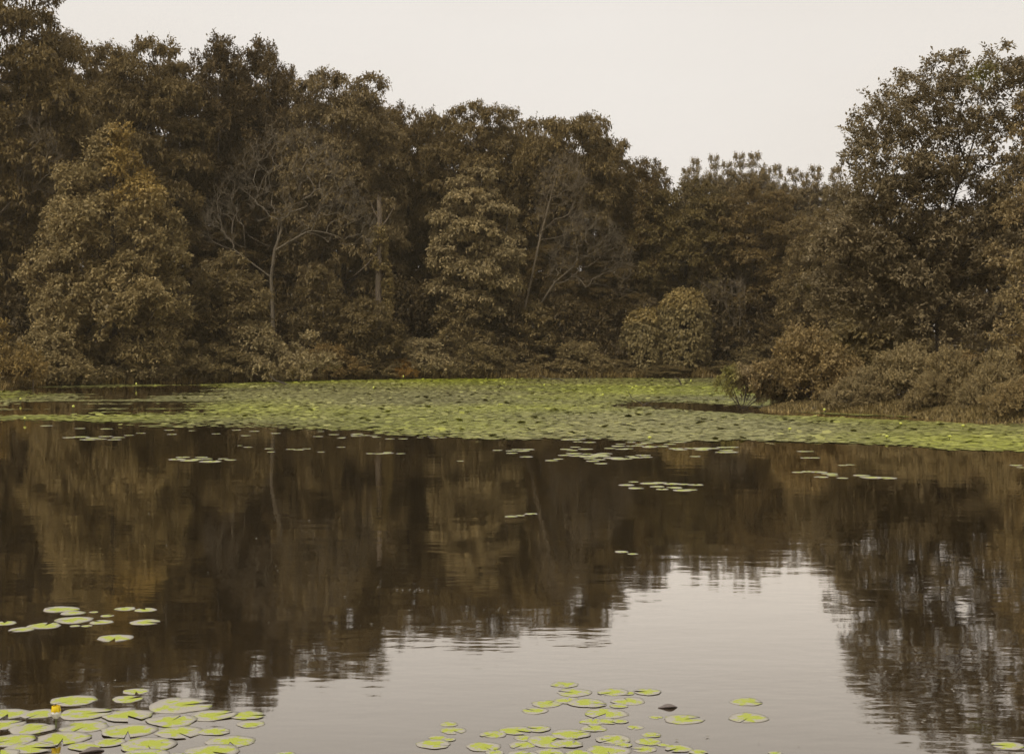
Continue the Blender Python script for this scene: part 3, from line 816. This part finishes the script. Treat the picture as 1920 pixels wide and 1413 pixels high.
shrub('b', 1800, 590, 60, 120, 'dark understorey shrub below the open-crowned tree', B3, PT)

# thin multi-stemmed bush standing in the water off the point
D = 45.9; X = px_at(1392, D); k = D / FPX
rng = np.random.default_rng(101)
lb = []
for (px, py, rx, ry) in ((1362, 722, 16, 14), (1375, 706, 18, 12), (1395, 700, 22, 12), (1420, 712, 22, 14), (1442, 722, 20, 12), (1400, 724, 24, 12), (1458, 735, 14, 8), (1368, 735, 12, 8)):
    lb.append(((px - 1392) * k, rng.uniform(-.25, .25), (HORIZON - py) * k + EYE, rx * k, rx * k, ry * k))
def point_green(V, rng): return np.clip((-0.05 - V[:, 0]) / 0.35, 0, 1) * 0.55
w, c = plant_meshes('point_bush', 102, lb, 0.22, 11, 6, 0.078, np.array([(0, 0, -0.2), (0, 0, -0.05)]), r_tip=0.005, droop=-0.1, flat=0.9,
                    green=point_green, bend=-0.1, limbs=[(0, [(0.10 * a, b * 0.5, 0.05), (0.32 * a, b, 0.38), (0.52 * a, 1.3 * b, 0.72)]) for a, b in zip(np.linspace(-1.1, 1.9, 13), rng.uniform(-.2, .2, 13))])
plant('shrub', w, c, X, D, 'thin multi-stemmed bush rooted in the lily mat off the point', 'shrub', (0.175, 0.145, 0.115), PT, z=0.0, bark=(0.05, 0.038, 0.026),
      parts=('stems', 'foliage'))

# pale-stemmed sapling
D = 41.5; X = px_at(1806, D); Z = land1(X, D); k = D / FPX
lb = [((px - 1806) * k, 0.1, (HORIZON - py) * k + EYE - Z, rx * k, rx * k, ry * k) for px, py, rx, ry in ((1800, 690, 22, 12), (1818, 676, 20, 12), (1790, 706, 14, 8))]
rng = np.random.default_rng(111)
w, c = plant_meshes('sapling', 112, lb, 0.25, 8, 5, 0.09, np.array([(-0.1, 0, -0.2), (-0.05, 0, 0.4), (0.06, 0, 0.8), (0.04, 0, 1.1)]), r_tip=0.006, trunk_r=0.035)
plant('sapling', w, c, X, D, 'slender sapling with pale crooked stem on the point bank', 'tree', (0.155, 0.12, 0.08), z=Z, bark=(0.28, 0.22, 0.15))

# ------------------------------------------------------------------ bank weeds and grass (nobody could count them)
def weeds(name, seed, path, n, spread, hmin, hmax, color, label, back=2.5):
    rng = np.random.default_rng(seed)
    P = np.array(path); seg = np.linalg.norm(np.diff(P, axis=0), axis=1); cum = np.concatenate([[0], np.cumsum(seg)])
    s = rng.uniform(0, cum[-1], n)
    x = np.interp(s, cum, P[:, 0]) + rng.normal(0, spread, n); y = np.interp(s, cum, P[:, 1]) + rng.uniform(-0.5, back, n)
    d = shore_dist(x, y); keep = d > -0.25; x, y = x[keep], y[keep]; n = len(x)
    z = land(x, y)
    clump = 0.5 + 0.5 * np.sin(x * 1.7 + 3 * np.sin(x * 0.43)) * np.cos(y * 0.9)
    h = (hmin + (hmax - hmin) * clump * rng.uniform(0.3, 1, n))[:, None]
    an = rng.uniform(0, 6.28, n); lean = np.stack([np.cos(an), np.sin(an), 0 * an], -1) * rng.uniform(0.1, 0.5, n)[:, None]
    b = np.stack([x, y, z - 0.03], -1)
    tip = b + (UP + lean) * h
    sd = np.stack([-np.sin(an), np.cos(an), 0 * an], -1) * (0.02 + 0.05 * h)
    mid_ = b + (UP + lean * 0.45) * h * 0.55
    V = np.stack([b, mid_ - sd, tip, mid_ + sd], 1).reshape(-1, 3)
    tone = np.repeat(rng.normal(1, 0.25, n).clip(0.4, 1.8), 4)
    o = add(name, mesh_np(name, V, np.arange(4 * n).reshape(-1, 4), LEAF, False, {'tone': tone}), color=color)
    return tag(o, label, 'weeds', kind='stuff')
weeds('bank_weeds', 121, SHORE[2:14], 26000, 0.5, 0.15, 0.8, (0.125, 0.098, 0.058), 'rough weeds and grass fringing the far bank')
weeds('point_grass', 122, SHORE[17:24], 16000, 0.3, 0.05, 0.26, (0.155, 0.128, 0.085), 'short dry grass fringing the shrubby point', back=4.0)

# ------------------------------------------------------------------ lily pads
def pad_mesh(name, seed, n=30, notch=0.25, dish=0.03):
    """unit pad (radius 1) with a V notch, wavy margin and slightly dished blade"""
    rng = random.Random(seed)
    V, rim, uv = [(0, 0, 0.012)], [0.0], [(0, 0, 0)]
    ph, ph2 = rng.uniform(0, 6), rng.uniform(0, 6)
    rings = (0.45, 0.8, 1.0)
    F = []
    for ri, q in enumerate(rings):
        for i in range(n + 1):
            a = notch + (2 * math.pi - 2 * notch) * i / n
            r = q * (1 + 0.05 * math.sin(3 * a + ph) + (0.03 * math.sin(7 * a + ph2) + (rng.uniform(-0.035, 0.02) if ri == 2 else 0)) * q)
            z = 0.012 + dish * (max(0, q - 0.6) ** 2) * (1.5 + 2.0 * math.sin(2 * a + ph)) * 3
            V.append((r * math.cos(a), r * math.sin(a), max(0.006, z))); rim.append(q); uv.append((r * math.cos(a), r * math.sin(a), 0))
    m = n + 1
    for i in range(n): F.append((0, 1 + i, 2 + i))
    for ri in range(2):
        for i in range(n):
            a = 1 + ri * m + i
            F.append((a, a + m, a + m + 1)); F.append((a, a + m + 1, a + 1))
    # skirt: the thickness of the blade
    top0 = 1 + 2 * m; nb = len(V)
    for i in range(m):
        x, y, z = V[top0 + i]; V.append((x * 0.99, y * 0.99, z - 0.016)); rim.append(1.0); uv.append((x, y, 0))
    for i in range(n):
        F.append((top0 + i, nb + i, nb + i + 1)); F.append((top0 + i, nb + i + 1, top0 + i + 1))
    me = mesh_np(name, V, F, PAD, True, {'rim': rim})
    a = me.attributes.new('pad_uv', 'FLOAT_VECTOR', 'POINT'); a.data.foreach_set('vector', np.array(uv, np.float32).ravel())
    return me
PADS = [pad_mesh('lily_pad_blade', 130 + i, notch=(0.06, 0.16, 0.28, 0.1, 0.2, 0.04)[i], dish=(0.004, 0.008, 0.006, 0.02, 0.005, 0.01)[i]) for i in range(6)]
n_pads = 0
def pad(px, py, wpx, label, group, lift=0.0):
    global n_pads
    x, y = on_water(px, py)
    r = wpx / 2 / FPX * y
    o = add('lily_pad', PADS[rnd.randrange(6)], None, (x, y, 0.0004 + lift), rnd.uniform(0, 6.28), (r, r * rnd.uniform(0.9, 1.08), r))
    o.rotation_euler = (rnd.gauss(0, 0.002), rnd.gauss(0, 0.002), o.rotation_euler[2])
    tag(o, label, 'lily pad', group); n_pads += 1
    return o

def pads(rows, label, group):
    taken = []
    rank = sorted(w for _, _, w in rows)
    noun = 'lily pad '
    for px, py, w in rows:
        x, y = on_water(px, py); r = w / 2 / FPX * y
        lift = 0.0                                   # a pad that overlaps others lies on top of them
        for (ax, ay, ar, al) in taken:
            if math.hypot(ax - x, ay - y) < ar + r: lift = max(lift, al + 0.0009)
        if lift > 0.004: lift = rnd.uniform(0.001, 0.0035)
        taken.append((x, y, r, lift))
        lab = label
        if len(rows) > 2 and noun in label:
            body = label[label.index(noun):]
            if w == rank[-1] and w > 1.04 * rank[-2]: lab = 'largest ' + body
            if w == rank[0] and w < 0.96 * rank[1]: lab = 'smallest ' + body
        pad(px, py, w, lab, group, lift)

pads([(114, 1142, 68), (137, 1149, 46), (139, 1162, 70), (8, 1168, 42), (83, 1173, 64), (40, 1180, 47), (176, 1147, 18), (201, 1154, 26), (190, 1166, 42), (141, 1173, 20),
      (163, 1173, 20), (235, 1141, 40), (273, 1143, 42), (273, 1166, 56)],
     'lily pad in the small dark-water cluster beside the single notched pad', 'small cluster on dark water')
pads([(216, 1196, 70)], 'single large notched lily pad lying just off the small dark-water cluster', None)
pads([(140, 1313, 86), (255, 1296, 52), (239, 1310, 56), (338, 1322, 118), (15, 1338, 82), (75, 1338, 74), (160, 1338, 100), (240, 1342, 88), (322, 1351, 90), (400, 1341, 88),
      (466, 1341, 64), (470, 1357, 56), (10, 1358, 72), (60, 1366, 86), (158, 1362, 96), (240, 1370, 104), (335, 1373, 92), (402, 1371, 62), (118, 1384, 98), (22, 1388, 92),
      (58, 1402, 92), (277, 1396, 112), (431, 1390, 92), (160, 1399, 66), (398, 1409, 104), (272, 1415, 84), (535, 1414, 42), (205, 1392, 60), (0, 1415, 70), (330, 1420, 60)],
     'lily pad in the crowded raft around the yellow water lily', 'raft around the yellow lily')
pads([(1060, 1283, 50), (1045, 1284, 26), (1077, 1298, 66), (1150, 1297, 62), (1176, 1299, 30), (1214, 1297, 52), (1025, 1319, 60), (1003, 1332, 50), (1065, 1313, 52), (1101, 1318, 74), (1178, 1314, 62),
      (1160, 1323, 36), (1136, 1337, 80), (1110, 1352, 50), (1141, 1352, 42), (1113, 1365, 52), (842, 1357, 34), (850, 1369, 52), (821, 1383, 36), (813, 1395, 66), (843, 1386, 24),
      (906, 1399, 68), (928, 1410, 34), (925, 1376, 52), (967, 1369, 62), (1010, 1366, 46), (983, 1383, 40), (979, 1396, 54), (1033, 1389, 88), (1070, 1376, 76), (1064, 1394, 62),
      (1029, 1411, 62), (1150, 1385, 68), (1140, 1407, 82), (1191, 1363, 34), (1222, 1377, 38), (1216, 1390, 52), (1208, 1404, 50), (1244, 1396, 24), (1272, 1403, 52), (1310, 1410, 36), (1170, 1396, 34), (1163, 1352, 30),
      (980, 1415, 60), (1085, 1412, 50)],
     'lily pad in the straggling raft beside the curled floating dark leaf', 'raft beside the dark leaf')
pads([(1282, 1348, 76)], 'large lone lily pad lying just below the curled dark leaf', None)
pads([(1230, 1344, 26)], 'tiny pale lily pad touching the large lone pad below the dark leaf', None)
pads([(1399, 1315, 60)], 'smaller of two bright lily pads floating apart from the raft', None)
pads([(1403, 1345, 78)], 'larger notched one of two bright lily pads floating apart from the raft', None)
pads([(1453, 1411, 28)], 'small pale lily pad alone on the bright reflected sky', None)
pads([(1890, 1397, 60)], 'lone lily pad in the dark reflection of the open-crowned tree', None)
pads([(1165, 1034, 28), (1186, 1038, 20)], 'lily pad of the lone pair at the edge of the reflected sky', 'pair at the edge of the reflected sky')
pads([(958, 968, 24), (976, 966, 18), (996, 963, 24)], 'lily pad in the tiny trio alone on open dark water', 'tiny trio on dark water')
pads([(1175, 909, 30), (1188, 903, 20), (1192, 915, 30), (1217, 906, 35), (1237, 905, 30), (1260, 907, 35), (1282, 908, 25), (1305, 909, 28), (1232, 912, 28), (1242, 917, 25), (1265, 914, 30),
      (1280, 919, 36), (1295, 918, 24)], 'lily pad in the isolated oval raft on dark open water', 'isolated oval raft')
pads([(1495, 885, 24), (1515, 884, 28), (1535, 885, 30), (1556, 888, 32), (1540, 894, 26), (1561, 891, 22), (1580, 896, 22), (1615, 891, 32), (1635, 895, 46), (1662, 896, 38)],
     'lily pad in the long thin raft off the point', 'thin raft off the point')
pads([(1506, 846, 22), (1512, 858, 24), (1528, 858, 20), (1580, 872, 18), (1595, 871, 18), (1905, 872, 24), (1914, 876, 16), (1520, 846, 14)],
     'scattered lily pad between the mat edge and the thin raft', 'scattered pads off the point')
pads([(332, 861, 34), (355, 863, 36), (343, 857, 26), (378, 857, 26), (370, 861, 24), (395, 865, 44), (388, 860, 20), (418, 860, 22), (432, 862, 22)],
     'lily pad in the short raft alone on the maple reflection', 'short raft on the maple reflection')
pads([(130, 820, 26), (152, 819, 30), (176, 821, 30), (198, 818, 28), (222, 820, 26), (165, 824, 30), (190, 823, 22), (215, 824, 26), (242, 816, 20), (88, 798, 24), (150, 803, 20), (200, 804, 24)],
     'lily pad in the narrow raft off the far bank maple', 'narrow raft off the maple')
rr_ = random.Random(9)
rows = [(rr_.uniform(920, 1000), rr_.uniform(842, 850), rr_.uniform(18, 26)) for _ in range(8)]
rows += [(rr_.gauss(1110, 55), rr_.gauss(856, 5), rr_.uniform(20, 34)) for _ in range(30)]
rows += [(rr_.uniform(1060, 1280), rr_.uniform(820, 843), rr_.uniform(18, 30)) for _ in range(38)]
rows += [(rr_.uniform(1260, 1380), rr_.uniform(838, 848), rr_.uniform(24, 34)) for _ in range(12)]
rows += [(rr_.uniform(1180, 1250), rr_.uniform(852, 860), rr_.uniform(18, 26)) for _ in range(6)]
pads(rows, 'lily pad in the loose rafts breaking off the near edge of the mat', 'rafts breaking off the mat')
rows = [(rr_.uniform(688, 760), rr_.uniform(848, 851), rr_.uniform(16, 24)) for _ in range(7)]
rows += [(x, y, w) for x, y, w in ((505, 841, 18), (508, 847, 16), (545, 842, 18), (560, 843, 22), (575, 841, 16), (602, 847, 14), (863, 864, 14), (640, 838, 16), (465, 838, 18), (450, 835, 10))]
rows += [(rr_.uniform(640, 830), rr_.uniform(812, 824), rr_.uniform(14, 22)) for _ in range(16)]
rows += [(rr_.uniform(250, 640), rr_.uniform(805, 822), rr_.uniform(12, 20)) for _ in range(14)]
pads(rows, 'small lily pad drifting alone on dark water near the mat', 'drifting small pads')

# the mat of far lily pads, thousands of small blades in one sheet
rng = np.random.default_rng(140)
def vnoise(x, y, seed, octs=3):
    out = np.zeros_like(x); amp = 1.0; tot = 0
    r = np.random.default_rng(seed)
    for o in range(octs):
        f = 2.0 ** o
        for _ in range(5):
            an = r.uniform(0, 6.28); ph = r.uniform(0, 6.28); q = r.uniform(0.6, 1.5)
            out += amp * np.sin((x * math.cos(an) + y * math.sin(an)) * f * q + ph) / 5
        tot += amp; amp *= 0.6
    return out / tot * 2.2
# near edge of the mat along its breadth (plate column -> row), far edge is the bank
edge_px = np.array([-400, 0, 150, 300, 420, 560, 700, 850, 960, 1100, 1250, 1330, 1430, 1560, 1700, 1800, 1920, 2300])
edge_py = np.array([815, 808, 806, 806, 804, 808, 812, 822, 832, 826, 828, 822, 824, 830, 838, 845, 848, 860])
N = 245000
yy = 24 + (96 - 24) * rng.uniform(0, 1, N); xx = rng.uniform(-0.40, 0.40, N) * yy
ppx = 960 + FPX * xx / yy; ppy = HORIZON + FPX * EYE / yy
near = np.interp(ppx, edge_px, edge_py) + np.where(ppx < 1350, 10, 4) * vnoise(xx * 0.5, yy * 0.5, 3)
cover = 1.5 + 0.55 * vnoise(xx * 0.25, yy * 0.16, 5) + 0.5 * vnoise(xx * 1.1, yy * 0.5, 6)
west = np.clip((600 - ppx) / 260, 0, 1)                       # open water between the rafts to the west
cover -= west * (1.4 + 0.9 * vnoise(xx * 0.35, yy * 0.35, 8) + 0.9 * vnoise(xx * 0.3, yy * 1.0, 9))
cover *= np.clip((near - ppy) / np.where(ppx < 1350, 22.0, 8.0), 0, 1) * 0.85 + 0.15
# the open lead beside the point
lead = np.exp(-(((ppx - 1290) / 130) ** 2 + ((ppy - (764 + 0.02 * (ppx - 1290))) / 11) ** 2)) + 0.9 * np.exp(-(((ppx - 1600) / 260) ** 2 + ((ppy - (782 + 0.045 * (ppx - 1600))) / 4.5) ** 2))
cover -= 4.0 * lead * (0.75 + 0.5 * vnoise(xx * 0.8, yy * 0.5, 10))
keep = (ppy < near) & (shore_dist(xx, yy) < -0.05) & (rng.uniform(0.0, 1.2, N) < cover)
xx, yy, ppx, ppy = xx[keep], yy[keep], ppx[keep], ppy[keep]
n = len(xx)
k = 5
an = np.arange(k) * 2 * np.pi / k
r = rng.uniform(0.065, 0.125, n)
tilt = rng.normal(0, 0.018, (n, 2)); lift = rng.uniform(0.005, 0.018, n)
stand = rng.random(n) < 0.02                                   # blades standing proud of the water
tilt[stand] = rng.normal(0, 0.16, (int(stand.sum()), 2)); lift[stand] += 0.03
rot = rng.uniform(0, 6.28, n)
A = an[None] + rot[:, None]
rad = r[:, None] * (1 + 0.08 * np.sin(3 * A))
lx, ly = rad * np.cos(A), rad * np.sin(A)
lz = lx * tilt[:, :1] + ly * tilt[:, 1:] + lift[:, None]
V = np.stack([xx[:, None] + lx, yy[:, None] + ly, np.maximum(lz, 0.003)], -1).reshape(-1, 3)
F = np.arange(n * k).reshape(-1, k)
g = np.clip(0.32 + 0.75 * vnoise(xx * 0.22, yy * 0.12, 12) + rng.normal(0, 0.12, n), 0, 1)
tone = np.clip(rng.normal(1, 0.15, n) * (1 + 0.2 * vnoise(xx * 0.5, yy * 0.3, 13)), 0.4, 1.8)
lm = add('lily_pad_mat', mesh_np('lily_pad_mat', V, F, MATPAD, False, {'green': np.repeat(g, k), 'tone': np.repeat(tone, k)}))
tag(lm, 'wide yellow-green mat of lily pads covering the far water', 'lily pads', kind='stuff')

# ------------------------------------------------------------------ flowers, floating leaf, sticks
PETAL = plain_mat('petal_white', (0.78, 0.75, 0.66), 0.5)
YELLOW = plain_mat('petal_yellow', (0.80, 0.62, 0.02), 0.5, (0.75, 0.52, 0.01))
BUD = plain_mat('bud_yellow_green', (0.55, 0.58, 0.10), 0.5)
STEM = plain_mat('stem_green', (0.10, 0.11, 0.03), 0.6)
DEADLEAF = plain_mat('dead_leaf', (0.10, 0.08, 0.068), 0.5, (0.20, 0.165, 0.145), 35)

def petal_mesh(name, L, W, cup, mat_):
    V, F = [], []
    rows = 5
    for i in range(rows):
        t = i / (rows - 1); w = W * math.sin(math.pi * min(0.15 + 0.85 * t, 0.97)) ** 0.8
        up = L * (math.sin(t * cup) / cup); out_ = L * ((1 - math.cos(t * cup)) / cup) * 0.7 + 0.25 * W * math.sin(math.pi * t)
        for s in (-1, 0, 1):
            V.append((out_ - 0.12 * W * abs(s), s * w * 0.5, up))
    for i in range(rows - 1):
        for s in range(2):
            a = i * 3 + s; F.append((a, a + 1, a + 4, a + 3))
    return mesh_np(name, V, F, mat_, True)
x, y = on_water(105, 1366)
fl = add('water_lily', None, None, (x, y, 0.05))
tag(fl, 'small yellow and white water lily bloom held above the raft of pads', 'flower')
sv, sf = tubes(np.array([(0, 0, -0.045), (0, 0, -0.02)]), np.array([(0, 0, -0.02), (0, 0, 0.006)]), np.array([0.004, 0.004]), np.array([0.004, 0.006]), 6)
add('stem', mesh_np('lily_stem', sv, sf, STEM, True), fl)
pm, pi_ = petal_mesh('lily_outer_petal', 0.046, 0.040, 1.3, PETAL), petal_mesh('lily_inner_petal', 0.062, 0.042, 0.9, YELLOW)
for i in range(6):
    o = add('outer_petal', pm, fl, (0.006 * math.cos(i * 1.047), 0.006 * math.sin(i * 1.047), 0), i * 1.047)
for i in range(6):
    add('inner_petal', pi_, fl, (0.002 * math.cos(i * 1.047 + .5), 0.002 * math.sin(i * 1.047 + .5), 0.008), i * 1.047 + 0.5, color=(1, 1, 1))
cv = [(0.016 * math.cos(a), 0.016 * math.sin(a), 0.022) for a in np.arange(10) * 0.628] + [(0.011 * math.cos(a), 0.011 * math.sin(a), 0.034) for a in np.arange(10) * 0.628]
cf = [(i, (i + 1) % 10, 10 + (i + 1) % 10, 10 + i) for i in range(10)]
add('flower_centre', mesh_np('lily_centre', cv, cf, YELLOW, True), fl)

# curled dead leaf floating
def curled_leaf(px, py, wpx, label, rz, curl):
    x, y = on_water(px, py); L = wpx / FPX * y
    V, F = [], []
    nu, nv = 9, 5
    for i in range(nu):
        t = i / (nu - 1)
        w = L * 0.30 * math.sin(math.pi * (0.03 + 0.94 * t ** 1.2)) ** 1.1
        for j in range(nv):
            s = j / (nv - 1) * 2 - 1
            V.append((L * (t - 0.5), s * w * (1 - curl * 0.3), 0.0 + curl * abs(s) ** 1.7 * w * 0.9 + 0.03 * L * (2 * t - 1) ** 2 - 0.003))
    for i in range(nu - 1):
        for j in range(nv - 1):
            a = i * nv + j; F.append((a, a + 1, a + nv + 1, a + nv))
    o = add('floating_leaf', mesh_np('floating_leaf', V, F, DEADLEAF, True), None, (x, y, 0), rz)
    md = o.modifiers.new('thickness', 'SOLIDIFY'); md.thickness = 0.004
    return tag(o, label, 'dead leaf')
curled_leaf(1252, 1326, 37, 'curled dark dead leaf floating like a small boat', 0.15, 0.55)
curled_leaf(172, 1409, 46, 'upturned grey dead leaf lying among pads of the yellow lily raft', 0.4, 0.6)

def bud(px, py, hgt_px, label):
    x, y = on_water(px, py); h = hgt_px / FPX * y
    root = add('lily_bud', None, None, (x, y, 0))
    tag(root, label, 'flower bud', 'lily buds standing over the mat')
    sv, sf = tubes(np.array([(0, 0, -0.05), (0, 0, h * .3)]), np.array([(0, 0, h * .3), (0.01, 0, h * .6)]), np.array([0.008, 0.008]), np.array([0.008, 0.008]), 5)
    add('stem', mesh_np('bud_stem', sv, sf, STEM, True), root)
    V, F = [], []
    for i, (rq, zq) in enumerate(((0.012, .55), (0.035, .68), (0.042, .82), (0.024, .95), (0.004, 1.0))):
        for j in range(8): V.append((0.01 + rq * math.cos(j * .785), rq * math.sin(j * .785), zq * h))
    for i in range(4):
        for j in range(8): F.append((i * 8 + j, i * 8 + (j + 1) % 8, i * 8 + 8 + (j + 1) % 8, i * 8 + 8 + j))
    add('bud_head', mesh_np('bud_head', V, F, BUD, True), root)
for px, py in ((38, 756), (46, 792), (137, 770), (255, 728), (756, 714), (945, 726), (1020, 730), (1130, 748), (1185, 735), (1295, 722), (1480, 812), (1662, 826), (1688, 802), (1805, 806), (1780, 826), (1545, 776), (700, 735), (1217, 828)):
    bud(px, py, 11, 'pale yellow lily bud standing above the pads on a short stem')

def stick(px, py, pts, r, label, color):
    """a dead stick: bent tapering branch; pts in metres from its foot"""
    x, y = on_water(px, py)
    P = np.array(pts, float)
    rr = np.linspace(r, r * 0.35, len(P))
    V, F = tubes(P[:-1], P[1:], rr[:-1], rr[1:], 7)
    o = add('dead_branch', mesh_np('dead_branch', V, F, BARK, True), None, (x, y, 0), color=color)
    return tag(o, label, 'branch')
DKB = (0.05, 0.038, 0.025)
stick(1277, 722, [(0.05, 0, -0.2), (0, 0, 0.05), (-0.12, 0, 0.30), (-0.35, 0, 0.42)], 0.055, 'dark bent stub of branch poking from the mat below the draped stump', DKB)
stick(62, 727, [(0, 0, -0.3), (0, 0, 0.4), (0.03, 0, 0.95)], 0.045, 'thin upright post at the water edge below the golden shrub', (0.16, 0.125, 0.08))
stick(530, 720, [(0.4, 0, -0.08), (0.05, 0, 0.06), (-0.35, 0.1, 0.16), (-0.75, 0.3, 0.45)], 0.06, 'short dark log slanting from the bank into the mat', DKB)
stick(1040, 714, [(0.7, 0, -0.05), (0.2, 0, 0.12), (-0.3, 0.1, 0.10), (-0.9, 0.2, 0.35)], 0.04, 'thin fallen branch lying low along the far waterline', DKB)
stick(1105, 716, [(0, 0, -0.1), (0.03, 0, 0.15), (0.12, 0, 0.4)], 0.03, 'short upright twig standing in the mat near the far bank', DKB)
stick(1345, 714, [(0, 0, -0.1), (-0.04, 0, 0.12), (-0.1, 0, 0.28)], 0.03, 'small twig beside the bent stub near the far bank', DKB)
stick(1200, 760, [(0.2, 0, -0.05), (0, 0, 0.1), (-0.25, 0, 0.22), (-0.4, 0, 0.5)], 0.018, 'spindly dead twig rising at the open lead in the mat', DKB)
stick(1222, 757, [(-0.3, 0, -0.03), (0.05, 0, 0.1), (0.35, 0, 0.14)], 0.018, 'low dead twig lying across the open lead in the mat', DKB)

rng = np.random.default_rng(150)
Q = []
for px, py, sx, sy, n in ((765, 1105, 30, 2, 60), (930, 1146, 22, 3, 40), (820, 1175, 60, 3, 30), (1700, 1270, 80, 6, 70), (1850, 1295, 60, 5, 70), (1780, 1345, 90, 8, 60), (60, 830, 60, 3, 50), (560, 1010, 400, 120, 70),
                          (250, 1285, 40, 4, 20), (1250, 1395, 120, 12, 30)):
    for _ in range(n // 3): Q.append((rng.normal(px, sx), rng.normal(py, sy)))
V = []
for px, py in Q:
    x, y = on_water(px, max(py, 760)); a = rng.uniform(0, 3.14); L = rng.uniform(0.004, 0.014); w = L * rng.uniform(0.3, 0.7); c_, s_ = math.cos(a), math.sin(a)
    for u, v in ((-1, 0), (0, -1), (1, 0), (0, 1)): V.append((x + u * L * c_ - v * w * s_, y + u * L * s_ + v * w * c_, 0.004 + 0.004 * abs(u)))
fd = add('floating_debris', mesh_np('floating_debris', V, np.arange(len(V)).reshape(-1, 4), plain_mat('fleck', (0.26, 0.23, 0.18), 0.6)))
tag(fd, 'pale flecks of drifting scum and leaf scraps on the open water', 'debris', kind='stuff')

print('pads', n_pads, 'tris', sum(sum(len(p.vertices) - 2 for p in []) for m in bpy.data.meshes), 'loops', sum(len(m.loops) - 2 * len(m.polygons) for m in bpy.data.meshes))
